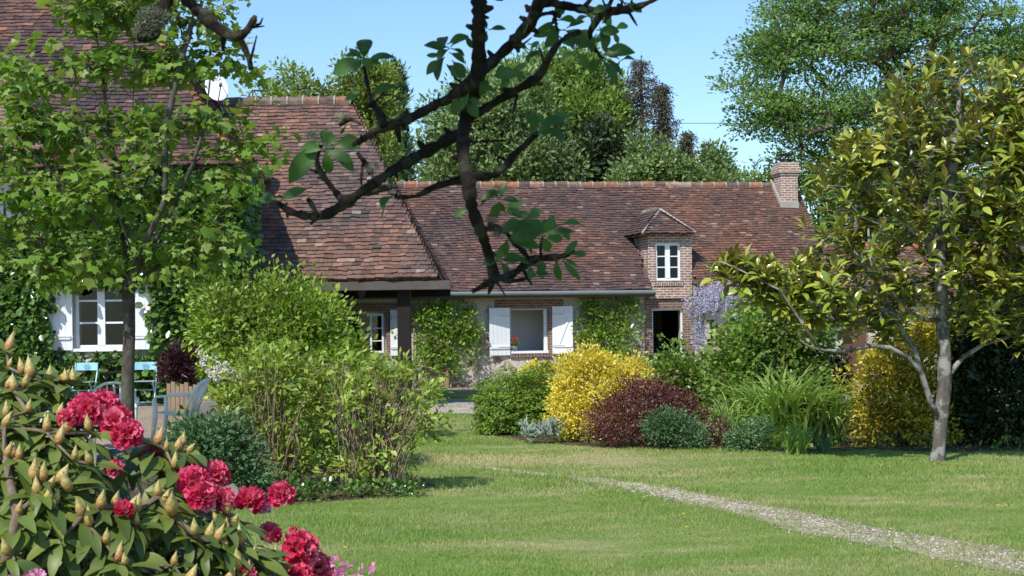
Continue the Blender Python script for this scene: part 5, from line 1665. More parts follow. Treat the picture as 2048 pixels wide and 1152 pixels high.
# ------------------------------------------------------------------ things in the yard
def monobloc(label, px, D, rz, sc=1.0, mat=OLDWHITE):
    """moulded plastic garden armchair, facing -y before turning"""
    t = thing('plastic_armchair', label, 'garden chair', (0, 0, 0), 'white plastic garden chairs')
    mb = MB()
    n = 7
    rows = []
    for i in range(n):
        f = i / (n - 1)
        y = -.24 + .46 * f
        z = .43 - .03 * f + .015 * (1 - f) ** 3 - .02 * math.sin(f * 3.14)
        rows.append([(x * (.24 - .015 * f), y, z - .012 * math.cos(x * 1.57)) for x in (-1, -.5, 0, .5, 1)])
    V = [p for r in rows for p in r] + [(p[0], p[1], p[2] - .012) for r in rows for p in r]
    o = n * 5
    Fq = [(i * 5 + k, i * 5 + k + 1, (i + 1) * 5 + k + 1, (i + 1) * 5 + k) for i in range(n - 1) for k in range(4)]
    mb.add(V, Fq + [tuple(o + v for v in f[::-1]) for f in Fq])
    for i in range(n - 1):
        for k, w in ((0, 0), (4, 1)):
            a, b = i * 5 + k, (i + 1) * 5 + k
            mb.f.append((a, b, b + o, a + o) if w else (b, a, a + o, b + o)); mb.m.append(0)
    mb.f.append((0, o, o + 1, o + 2, o + 3, o + 4, 4, 3, 2, 1)); mb.m.append(0)
    mb.build('seat', mat, t, True)
    # back: an arch with seven upright slats
    mb = MB()
    def bk(x, h):
        return (x, .22 + .18 * h ** 1.2 - .05 * abs(x / .25) ** 2, .42 + .44 * h)
    arch = [bk(-.25, 0), bk(-.27, .3), bk(-.265, .62), bk(-.22, .85), bk(-.12, .97), bk(0, 1.0), bk(.12, .97), bk(.22, .85), bk(.265, .62), bk(.27, .3), bk(.25, 0)]
    mb.tube(arch, .024, 8, sq=.6)
    for k in range(-2, 3):
        x = k * .085
        tp = .93 - .05 * (k / 2.0) ** 2
        mb.tube([bk(x * .8, .0), bk(x, .4), bk(x * 1.05, tp)], [.024, .026, .024], 6, sq=.35)
    mb.tube([bk(-.24, .02), bk(0, .02), bk(.24, .02)], .022, 6)
    mb.build('backrest', mat, t, True)
    for s in (-1, 1):
        mb = MB()
        mb.tube([bk(s * .268, .52), (s * .285, .16, .655), (s * .29, -.05, .655), (s * .285, -.22, .645), (s * .275, -.26, .60)], [.02, .026, .03, .03, .024], 8, sq=.55)
        mb.build('armrest', mat, t, True)
        mb = MB(); mb.tube([(s * .275, -.255, .615), (s * .255, -.245, .43), (s * .29, -.29, 0)], [.03, .036, .024], 6); mb.build('leg', mat, t, True)
        mb = MB(); mb.tube([(s * .235, .20, .42), (s * .25, .26, .2), (s * .27, .33, 0)], [.036, .03, .022], 6); mb.build('leg', mat, t, True)
    x = (px - 1024) * D / F
    t.location = (x, D, zy(x, D)); t.rotation_euler = (0, 0, math.radians(rz))
    return t


def zy(x, y):
    """height of the yard surface"""
    if y < 22: return .006 + max(0, (y - 18) / 4) * .055
    if y < 25.6: return .06 + (y - 22.2) / 3.4 * .14
    return .205


monobloc('grey white plastic armchair standing alone on the gravel turned to the left', 356, 20.1, 62 + 180 + 25)
monobloc('white plastic armchair partly hidden by the maple trunk', 226, 19.2, 14, mat=OLDWHITE)
monobloc('bright white plastic armchair at the left behind the rhododendron buds', 98, 18.2, 75, mat=WHITE)


def bistro(label, px, D, rz):
    t = thing('folding_chair', label, 'garden chair', (0, 0, 0), 'pale blue folding chairs')
    mb = MB()
    n = 8
    V = []
    for z, dy in ((.66, 0), (.80, .02)):
        for i in range(n + 1):
            x = -.205 + .41 * i / n
            V.append((x * (1 if z < .7 else .97), .20 + dy + .03 * (1 - (x / .2) ** 2), z - (.012 if z > .7 and i in (0, n) else 0)))
    V += [(a, b + .008, c) for a, b, c in V]
    m = 2 * (n + 1)
    fs = []
    for i in range(n):
        a = (i, i + 1, n + 2 + i, n + 1 + i)
        fs += [a, tuple(m + q for q in a[::-1]), (i, m + i, m + i + 1, i + 1), (n + 1 + i, n + 2 + i, m + n + 2 + i, m + n + 1 + i)]
    fs += [(0, n + 1, m + n + 1, m), (n, m + n, m + 2 * n + 1, 2 * n + 1)]
    mb.add(V, fs)
    b = mb.build('backrest', BLUEPAINT, t)
    # stamped flower ornament
    mb = MB()
    for k in range(6):
        a = k * math.pi / 3
        c = np.array((.045 * math.cos(a), .207, .735 + .035 * math.sin(a)))
        mb.tube([c + (.018 * math.cos(q), .004, .018 * math.sin(q)) for q in np.linspace(0, 6.28, 9)], .004, 4, cap=False)
    mb.build('ornament', plain('darker blue relief', (0.16, 0.30, 0.36), 0.5), b)
    mb = MB()
    for k in range(6):
        y = -.19 + .066 * k
        mb.box(-.2, .2, y, y + .05, .45, .465)
    mb.build('seat', plain('faded seat slats', (0.30, 0.36, 0.37), 0.6), t)
    for s in (-1, 1):
        mb = MB(); mb.tube([(s * .205, .215, .80), (s * .205, .19, .62), (s * .205, .10, .43), (s * .205, -.20, .0)], .013, 6); mb.build('leg', BLUEPAINT, t)
        mb = MB(); mb.tube([(s * .19, -.19, .455), (s * .19, .22, .0)], .013, 6); mb.build('leg', BLUEPAINT, t)
    mb = MB(); mb.tube([(-.205, .02, .30), (.205, .02, .30)], .008, 5); mb.build('crossbar', BLUEPAINT, t)
    mb = MB(); mb.tube([(-.19, .16, .07), (.19, .16, .07)], .008, 5); mb.build('crossbar', BLUEPAINT, t)
    x = (px - 1024) * D / F
    t.location = (x, D, zy(x, D)); t.rotation_euler = (0, 0, math.radians(rz))


bistro('pale blue folding chair left of the maple trunk against the creeper', 164, 27.2, -4)
bistro('pale blue folding chair just right of the maple trunk', 286, 27.1, 5)
tt = thing('garden_table', 'small dark metal folding table between the two blue chairs', 'table', P(232, 800, 27.1) * (1, 1, 0) + (0, 0, .2))
c0 = np.array(tt.location)
mb = MB(); mb.lathe(c0 + (0, 0, .62), [(.30, 0), (.31, .008), (.31, .02), (.0, .022)], 24); mb.build('table_top', IRON, tt)
for s in (-1, 1):
    mb = MB(); mb.tube([c0 + (-.2 * s, .1 * s, .61), c0 + (.2 * s, .1 * s, 0)], .012, 6); mb.build('leg', IRON, tt)
    mb = MB(); mb.tube([c0 + (-.2 * s, -.1 * s, .61), c0 + (.2 * s, -.1 * s, 0)], .012, 6); mb.build('leg', IRON, tt)
# terracotta trough
pt = P(142, 800, 21.5); pt[2] = .06
tr_ = thing('terracotta_planter', 'terracotta trough on the gravel behind the bright white chair', 'planter', pt)
mb = MB()
mb.hexa([pt + (-.22, -.12, 0), pt + (.22, -.12, 0), pt + (.22, .12, 0), pt + (-.22, .12, 0)], [pt + (-.27, -.15, .5), pt + (.27, -.15, .5), pt + (.27, .15, .5), pt + (-.27, .15, .5)])
mb.build('trough', TERRA, tr_, bevel=.01)
MB().box(pt[0] - .29, pt[0] + .29, pt[1] - .17, pt[1] + .17, pt[2] + .502, pt[2] + .56).build('rim', TERRA, tr_, bevel=.01)

# board edged raised bed with the purple maple, logs and a millstone
pl0 = P(370, 800, 24.6); pl0[2] = .15
pb = thing('raised_planter', 'raised bed edged with upright pale boards beside the tall house', 'planter', pl0)
for k in range(11):
    x = P(324, 0, 24.6)[0] + k * .072
    h = .70 + .035 * math.sin(k * 2.1) - .004 * k
    mb = MB(); mb.hexa([(x, 24.55, .12), (x + .066, 24.55, .12), (x + .066, 24.60, .12), (x, 24.60, .12)], [(x + .004, 24.55, h), (x + .066, 24.55, h - .01), (x + .066, 24.60, h - .01), (x + .004, 24.60, h)])
    mb.build('board', PALEWOOD, pb)
MB().box(P(326, 0, 24.6)[0], P(420, 0, 24.6)[0], 24.605, 25.9, .15, .62).build('soil', SOIL, pb)
for k, px in enumerate((411, 424, 438, 452)):
    x = P(px, 0, 24.5)[0]
    mb = MB(); mb.tube([(x, 24.5, .12), (x, 24.5, .70 + .05 * math.sin(k * 3))], [.058, .054], 10); mb.build('log', GREYWOOD, pb)
ms = P(419, 795, 23.6); ms[2] = .12
mb = MB(); mb.tube([ms + (-.0, -.05, .16), ms + (0, .07, .17)], .17, 20)
tag(mb.build('millstone', STONE, None, bevel=.012), 'small weathered round stone leaning before the log edge of the raised bed', 'stone')
plant('purple_maple', 'dark purple japanese maple growing in the board edged raised bed', 'shrub', (P(368, 0, 25.2)[0], 25.2, .62),
      [lobe(368, 722, 36, 32, 25.2, .3), lobe(345, 735, 22, 20, 25.1, .2), lobe(392, 740, 20, 20, 25.1, .2)], 230, 16, .06, L_NARROW, .10, LF_PURPLE, CANE_DK, stems=2, r0=.025, rt=.004, nb=90, zmin=.7)
vb = (P(445, 0, 24.0)[0], 24.0, .13)
vt = plant('snowball_bush', 'shrub with round creamy white flower balls beside the raised bed', 'shrub', vb,
           [lobe(440, 725, 40, 34, 24, .3), lobe(470, 745, 30, 30, 24, .3), lobe(450, 780, 36, 30, 24, .3)], 200, 10, .07, L_ROUND, .065, LF_BUSH, CANE_DK, stems=3, r0=.015, rt=.003, nb=90)
ball = []
for _ in range(46):
    u_ = unit(R.normal(size=3)); ball.append(u_)
for px, py, s in ((398, 703, .9), (408, 714, 1), (409, 727, 1.15), (428, 741, 1.25), (434, 752, 1.3), (446, 736, 1), (450, 745, 1.2), (462, 740, .8), (459, 752, .9), (466, 752, 1.3), (440, 760, .9), (425, 750, 1), (476, 744, .9), (452, 728, .8), (428, 716, .8), (480, 752, .8), (436, 728, .7), (415, 742, .7)):
    c = P(px, py, 23.65 + R.normal() * .06)
    u_ = unit(rnd(60))
    V, T = inst(L_PETAL, c + u_ * .042 * s, unit(u_ + rnd(60, .6)), u_, np.full(60, .035 * s))
    mesh_np('flower_ball', V, T, SNOWBALL, vt)
# low stones by the rhododendron
rb = P(458, 990, 12.6); rb[2] = 0


def rock(name, label, c, r, mat=STONE):
    V, T = [], []
    nu, nv = 14, 9
    for j in range(nv + 1):
        for i in range(nu):
            a, b = 6.283 * i / nu, math.pi * (j / nv - .5)
            d_ = np.array((math.cos(a) * math.cos(b), math.sin(a) * math.cos(b), math.sin(b)))
            q = 1 + .16 * math.sin(d_[0] * 5 + 1) * math.sin(d_[1] * 4) + .08 * math.sin(d_[2] * 9 + d_[0] * 7)
            V.append(np.array(c) + d_ * np.array(r) * q)
    for j in range(nv):
        for i in range(nu):
            T.append((j * nu + i, j * nu + (i + 1) % nu, (j + 1) * nu + (i + 1) % nu, (j + 1) * nu + i))
    return tag(mesh_np(name, V, T, mat, None, True), label, 'stone')


rock('stone', 'grey boulder between the rhododendron flowers and the stemmy hydrangeas', (P(462, 990, 12.9)[0], 12.9, .04), (.18, .15, .15))

# ------------------------------------------------------------------ pebbles on the path
n = 9000
s = R.random(n) ** .8 * (len(PC) - 1)
i0 = s.astype(int); f = (s - i0)[:, None]
i1 = np.minimum(i0 + 1, len(PC) - 1)
c = PC[i0] * (1 - f) + PC[i1] * f
w = PW[i0] * (1 - f[:, 0]) + PW[i1] * f[:, 0]
c = c + rnd(n)[:, :2] * (np.maximum(w, .1) * .27)[:, None]
sz = R.uniform(.005, .015, n)
octa = np.array([(1, 0, 0), (0, 1, 0), (-1, 0, 0), (0, -1, 0), (.2, .1, .65), (-.3, -.2, .5)])
of = np.array([(0, 1, 4), (1, 2, 4), (2, 5, 4), (2, 3, 5), (3, 0, 4), (3, 4, 5)])
V, T = inst((octa, of), np.c_[c, np.full(n, .004)], np.c_[rnd(n)[:, :2], np.zeros(n)], np.tile((0, 0, 1.), (n, 1)) + rnd(n, .2), sz)
tag(mesh_np('path_stones', V, T, PEBBLE), 'loose pale stones scattered along the gravel path', None, None, 'stuff')

# ------------------------------------------------------------------ mown grass
def inpoly(p, poly):
    x, y = p[:, 0], p[:, 1]
    r = np.zeros(len(p), bool)
    for i in range(len(poly)):
        (x0, y0), (x1, y1) = poly[i], poly[(i + 1) % len(poly)]
        c_ = ((y0 > y) != (y1 > y)) & (x < (x1 - x0) * (y - y0) / (y1 - y0 + 1e-12) + x0)
        r ^= c_
    return r


def lawn(n, ya, yb, hmin, hmax, wid):
    u = R.random(n)
    Y = np.sqrt(ya * ya + u * (yb * yb - ya * ya))
    X = R.uniform(-1, 1, n) * (.39 * Y + 1.8)
    p = np.stack([X, Y, np.zeros(n)], 1)
    pn = (np.sin(X * 1.7 + Y * .9) + np.sin(X * .6 - Y * 2.1 + 1) + np.sin(X * 4.1 + Y * 3.3) * .6)
    keep = ~inpoly(p, BED) | (R.random(n) < .05)
    keep &= ~inpoly(p, LBED) | (R.random(n) < .06)
    pdist = path_d(p)
    keep &= (pdist > R.normal(size=n) * .12) | (R.random(n) < np.where(np.sin(X * 5.1 + Y * 3.7) + np.sin(X * 11 - Y * 6.3) + .8 * np.sin(Y * 14 + X * 4) > .25, .8, .14))
    keep &= ~((p[:, 0] < -2.3) & (p[:, 1] > 17.7))
    keep &= ~((p[:, 1] > 27) & (p[:, 1] < 32.5) & (R.random(n) > .08))
    keep &= ~((p[:, 1] > 37) & (R.random(n) > .2))
    keep &= (pn > -1.9) | (R.random(n) < .6)
    p, pn, pdist = p[keep], pn[keep], pdist[keep]
    m = len(p)
    h = R.uniform(hmin, hmax, m) * (1 + .26 * pn).clip(.45, 1.9) * np.where((pdist > 0) & (pdist < .12), 1.5, 1)
    a = R.random(m) * 6.283
    sd = np.stack([np.cos(a), np.sin(a), np.zeros(m)], 1) * (wid * R.uniform(.6, 1.3, m))[:, None]
    lean = rnd(m) * np.array((1, 1, 0)) * (h * .45)[:, None]
    mid = p + lean * .35 + np.array((0, 0, 1.)) * (h * .6)[:, None]
    tip = p + lean + np.array((0, 0, 1.)) * h[:, None]
    V = np.stack([p - sd, p + sd, mid + sd * .7, tip, mid - sd * .7], 1).reshape(-1, 3)
    k = np.arange(m)[:, None] * 5
    T = np.concatenate([np.stack([k + 0, k + 1, k + 2], 2), np.stack([k + 0, k + 2, k + 4], 2), np.stack([k + 4, k + 2, k + 3], 2)], 1).reshape(-1, 3)
    return V, T


# ground cover over the bed soil
q = np.stack([R.uniform(-1, 12, 9000), R.uniform(17, 29, 9000), np.zeros(9000)], 1)
q = q[inpoly(q, BED)][:2600]
q[:, 2] = .02 + R.random(len(q)) ** 2 * .10
V, T = foliage(q, np.tile((0, 0, 1.), (len(q), 1)), 8, .05, L_DIAM, .05, up=.8, dirup=.2)
V[:, 2] = np.maximum(V[:, 2], .008)
tag(mesh_np('ground_cover', V, T, LF_ROSE), 'low weeds and seedlings covering the soil of the flower bed', None, None, 'stuff')
V, T = joinm([lawn(280000, 7.0, 13.5,   .012, .028, .0022), lawn(240000, 13.5, 21, .014, .033, .0036), lawn(70000, 21, 40, .025, .06, .007)])
tag(mesh_np('grass', V, T, GRASS), 'short mown lawn grass with dry straw coloured patches', None, None, 'stuff')
# dandelions and daisies in the lawn
YEL = plain('dandelion yellow', (0.85, 0.65, 0.03), 0.7, 0.1)
for k, (px, py) in enumerate(((1997, 1025), (1366, 1042), (1374, 1070), (690, 1112), (545, 975), (688, 984), (1352, 888))):
    c = GX(px, py)
    V, T = inst(L_PETAL, np.tile(c + (0, 0, .055), (18, 1)), np.stack([np.cos(np.arange(18) * .35), np.sin(np.arange(18) * .35), np.full(18, .3)], 1), np.tile((0, 0, 1.), (18, 1)), np.full(18, .018))
    d = thing('dandelion', 'single yellow dandelion flower in the mown lawn', 'flower', c, 'dandelions in the lawn')
    mesh_np('flower_head', V, T, YEL, d)
    mb = MB(); mb.tube([c, c + (0, 0, .055)], .002, 4); mb.build('stalk', LF_BUSH, d)

# ------------------------------------------------------------------ rhododendron in the foreground
def budm():
    t = NT('rhododendron bud')
    g = t.n('TexCoord').outputs['Generated']
    s = t.n('SeparateXYZ', Vector=g)
    oi = t.n('ObjectInfo').outputs['Random']
    vo = t.n('TexVoronoi', {'feature': 'DISTANCE_TO_EDGE'}, Vector=t.n('TexCoord').outputs['Object'], Scale=60)
    c = t.ramp(s.outputs[2], [(0.0, (0.25, 0.10, 0.03)), (0.22, (0.38, 0.21, 0.06)), (0.55, (0.47, 0.37, 0.12)), (1.0, (0.48, 0.44, 0.17))])
    c = t.mix(t.ramp(oi, [(0.6, 0.0), (1.0, 0.4)]), c, (0.50, 0.17, 0.10))
    c = t.mix(1.0, c, t.ramp(vo.outputs[0], [(0.0, 0.75), (0.12, 1.03)]), 'MULTIPLY')
    return t.out(t.pbr(c, 0.5, 0.4, t.bump(t.ramp(vo.outputs[0], [(0, 0.0), (.3, 1.0)]), .35, .003), Subsurface_Weight=0.0))


BUD = budm()
t = NT('crimson petal')
g = t.n('NewGeometry')
gen = t.n('TexCoord').outputs['Object']
c = t.ramp(g.outputs['Random Per Island'], [(0, (0.55, 0.01, 0.06)), (0.45, (0.70, 0.025, 0.11)), (0.8, (0.80, 0.09, 0.20)), (1, (0.86, 0.26, 0.36))])
PETAL = t.out(t.n('MixShader', Fac=0.34, i1=t.pbr(c, 0.5, 0.3), i2=t.n('BsdfTranslucent', Color=t.mix(1.0, c, (1.1, 1.2, 1.0), 'MULTIPLY')).outputs[0]).outputs[0])
t = NT('pink petal')
g = t.n('NewGeometry')
c = t.ramp(g.outputs['Random Per Island'], [(0, (0.65, 0.10, 0.30)), (0.6, (0.78, 0.28, 0.48)), (1, (0.82, 0.50, 0.62))])
PINK = t.out(t.n('MixShader', Fac=0.3, i1=t.pbr(c, 0.5, 0.3), i2=t.n('BsdfTranslucent', Color=c).outputs[0]).outputs[0])


def floret_tpl(op=1.0):
    """ruffled five lobed trumpet, opening along +y"""
    nr, na = 4, 30
    vs, fs = [], []
    for i in range(nr + 1):
        f = i / nr
        for k in range(na):
            a = 6.283 * k / na
            lob = .78 + .22 * abs(math.cos(2.5 * a)) ** .7
            r = (.06 + .34 * op * f ** 1.7) * (lob if f > .5 else 1)
            y = .12 + .62 * f - .10 * op * f ** 3 + (.06 * math.sin(a * 10 + 1) + .04 * math.sin(a * 17)) * f ** 3
            vs.append((r * math.cos(a), y, r * math.sin(a)))
    for i in range(nr):
        for k in range(na):
            q = (i * na + k, i * na + (k + 1) % na, (i + 1) * na + (k + 1) % na, (i + 1) * na + k)
            fs += [(q[0], q[1], q[2]), (q[0], q[2], q[3])]
    return np.array(vs), np.array(fs)


FLO = floret_tpl()
FLO_SHUT = floret_tpl(.35)


def truss(t, c, r, axis=(-.15, -.7, .7), n=17, tpl=FLO, mat=PETAL, cone=1.25, nm='flower_truss'):
    axis = unit(np.array(axis, float))
    e1 = unit(np.cross(axis, (0, 0, 1.0) if abs(axis[2]) < .9 else (1, 0, 0))); e2 = np.cross(axis, e1)
    k = np.arange(n)
    pol = np.arccos(1 - (1 - math.cos(cone)) * (k + .5) / n)
    az = k * 2.39996 + R.random()
    d = np.cos(pol)[:, None] * axis + np.sin(pol)[:, None] * (np.cos(az)[:, None] * e1 + np.sin(az)[:, None] * e2) + rnd(n, .1)
    org = np.tile(np.array(c) - axis * r * .5, (n, 1))
    V, T = inst(tpl, org, d, rnd(n), np.full(n, r * 1.9) * R.uniform(.9, 1.1, n))
    V = V + rnd(len(V), r * .018)
    return mesh_np(nm, V, T, mat, t, True)


def rhododendron():
    C0 = np.array((-1.78, 4.45, .22)); RR = np.array((1.40, 1.0, 1.22))
    base = np.array((-1.75, 4.45, 0.0))
    t = thing('rhododendron', 'rhododendron bush full of ochre buds with crimson flower trusses in the near left corner', 'shrub', base)

    def onto(px, py):
        d = np.array(((px - 1024) / F, 1.0, (HZ - py) / F)); o = np.array((0, 0, EYE))
        q, w = (o - C0) / RR, d / RR
        a, b, c = w @ w, 2 * q @ w, q @ q - 1
        D = b * b - 4 * a * c
        Y = (-b - math.sqrt(D)) / (2 * a) if D > 0 else -b / (2 * a)
        return o + d * Y

    buds = [(14, 668, 1.1), (45, 714, 1.2), (60, 722, 1.2), (12, 742, .8), (27, 748, .9), (47, 740, 1), (98, 730, .9), (119, 730, 1.1), (130, 734, 1), (144, 736, .9), (54, 790, 1), (5, 818, .9), (10, 800, .9), (90, 830, 1), (88, 815, .7), (133, 832, 1), (115, 800, 1), (128, 806, .9), (112, 855, 1.1), (174, 832, 1.1), (20, 880, .9), (8, 880, .9), (34, 885, 1.1), (145, 888, .8), (178, 895, 1.1), (62, 930, 1.2), (80, 930, 1.1), (93, 945, 1), (112, 935, 1.2), (70, 955, 1.3), (90, 975, 1.1), (106, 976, 1.1), (134, 950, 1.4), (30, 995, 1), (195, 985, 1.1), (224, 980, 1), (174, 1020, 1.1), (120, 1040, 1), (207, 1055, .9), (10, 1075, 1), (228, 1090, 1.2), (245, 1098, 1), (310, 858, 1.3), (330, 872, 1), (350, 872, 1), (362, 862, 1.1), (370, 876, 1), (345, 906, 1.1), (310, 962, 1), (322, 975, 1), (338, 998, 1.3), (246, 1003, 1.4), (265, 995, 1), (447, 1000, 1.1), (433, 1018, 1), (462, 1018, 1), (410, 1050, 1.1), (424, 1056, 1.1), (473, 1062, 1.1), (448, 1040, .9), (448, 1068, .9), (470, 1112, 1.2), (488, 1122, 1.2), (447, 1138, 1.1), (368, 1138, 1.3), (545, 1095, 1.1), (538, 1118, 1.1), (560, 1145, 1), (160, 1000, 1), (268, 1018, .8), (385, 1040, .9), (340, 1100, .9), (500, 1085, .7), (16, 700, .7)]
    trs = [(184, 818, 42, 0), (212, 806, 34, 0), (236, 842, 38, 0), (143, 836, 24, 0), (258, 868, 34, 0), (388, 962, 34, 0), (432, 950, 30, 0), (402, 992, 34, 0), (448, 1000, 28, 0), (500, 1003, 34, 1), (526, 1020, 16, 2), (563, 990, 32, 0), (525, 1065, 24, 3), (600, 1100, 42, 0), (630, 1128, 36, 0), (572, 1062, 10, 3), (482, 1142, 26, 0), (62, 1150, 26, 2), (22, 1158, 24, 2), (668, 1146, 18, 2), (596, 1146, 30, 0), (360, 925, 30, 3), (290, 905, 30, 3), (450, 1105, 22, 3), (206, 930, 20, 3), (250, 1018, 20, 1), (215, 1045, 10, 3), (366, 1105, 12, 3)]
    trs = [(a, b, c / 1010.0, k_) for a, b, c, k_ in trs]
    tip, ax, kind = [], [], []
    for px, py, s in buds:
        p = onto(px, py + 22)
        tip.append(p); kind.append(s)
    m = len(tip)
    # rosettes without a bud fill the dome on every side
    u = unit(rnd(2100))
    q = C0 + u * RR * (R.uniform(.60, .93, len(u)))[:, None]
    q = q[(q[:, 2] > .12)]
    uu = 1024 + F * q[:, 0] / q[:, 1]; v = HZ - F * (q[:, 2] - EYE) / q[:, 1]
    prof = np.interp(uu, [-600, 0, 40, 130, 165, 290, 330, 380, 420, 480, 540, 590, 640, 680], [640, 720, 745, 770, 850, 870, 890, 900, 960, 1010, 1030, 1060, 1130, 1180])
    q = q[(v > prof + 26)]
    kd = np.array([(w[0], w[1], w[2]) for w in tip])
    dm = np.min(np.linalg.norm(q[:, None] - kd[None], axis=2), 1)
    q = q[dm > .055]
    pts = np.concatenate([kd, q])
    nor = unit((pts - C0) / RR)
    axs = unit(nor * .55 + np.array((0, -.12, .75)) + rnd(len(pts), .12))
    per = 9
    n = len(pts) * per
    k = np.tile(np.arange(per), len(pts))
    az = k * 2.39996 + np.repeat(R.random(len(pts)) * 6.28, per)
    A = np.repeat(axs, per, 0)
    e1 = unit(np.cross(A, np.array((.3, .2, 1.0)))); e2 = np.cross(A, e1)
    el = np.radians(22 - k * 5.5 + R.normal(size=n) * 12)
    d = np.cos(el)[:, None] * (np.cos(az)[:, None] * e1 + np.sin(az)[:, None] * e2) + np.sin(el)[:, None] * A
    d[:, 2] -= .22
    c = np.repeat(pts, per, 0) - A * (.004 + .0035 * k)[:, None]
    V, T = inst(L_RHODO, c + unit(d) * .008, d, A + rnd(n, .18), R.uniform(.066, .118, n))
    okm = V[:, 2] < 99
    mesh_np('foliage', V, T, LF_RHODO, t, True)
    A2, Pn = skeleton([base, base + (0, -.05, .25), base + (.1, -.1, .5)], pts[:380], .16, .03, .06, .2)
    limbs(A2, Pn, .035, .0042, 6, 'stem', barkm('rhododendron stem', (0.10, 0.075, 0.05), (0.26, 0.20, 0.14), None, 14, .4), t)
    # one bud mesh, copied
    prof_ = [(.0, -.003), (.007, -.001), (.0125, .005), (.0160, .013), (.0170, .021), (.0158, .030), (.0125, .040), (.0082, .050), (.0042, .059), (.0016, .066), (.0004, .070)]
    mb = MB(); mb.lathe((0, 0, 0), prof_, 12)
    me = bpy.data.meshes.new('flower_bud')
    me.from_pydata(mb.v, [], mb.f); me.materials.append(BUD)
    me.polygons.foreach_set("use_smooth", np.ones(len(mb.f), bool))
    for i in range(m):
        o = link('flower_bud', me, t)
        o.location = Vector(tuple(pts[i] - base))
        o.rotation_euler = Vector((axs[i][0] * .45 + R.normal() * .24, axs[i][1] * .35 + R.normal() * .2, 1)).to_track_quat('Z', 'Y').to_euler()
        s = kind[i]
        s *= .74 * R.uniform(.78, 1.15)
        o.scale = (s * R.uniform(.85, 1.05), s * R.uniform(.85, 1.05), s * R.uniform(.9, 1.1))
    # opening bud in the middle
    for px, py, r, kd_ in trs:
        p = onto(px, py)
        p = p + np.array((0, -.03, .02)) if py < 1120 else p
        ax_ = unit((p - C0) / RR) * .5 + np.array((0, -.55, .5))
        if kd_ == 0: truss(t, p, r, ax_)
        elif kd_ == 1: truss(t, p, r, ax_, 22, FLO_SHUT, PETAL, 1.5)
        elif kd_ == 2: truss(t, p, r, ax_, 11, FLO, PINK)
        else: truss(t, p + np.array((0, .12, -.02)), r, ax_, 12, FLO, PETAL)
    # small pale pink flowers at the foot
    cl = np.array([P(x, y, 4.1) for x, y in ((700, 1140), (720, 1150), (690, 1150), (680, 1128), (735, 1146))])
    V, T = foliage(cl, np.tile((0, -1., .5), (5, 1)), 9, .012, L_PETAL, .018)
    mesh_np('small_blossom', V, T, PINK, t)


rhododendron()

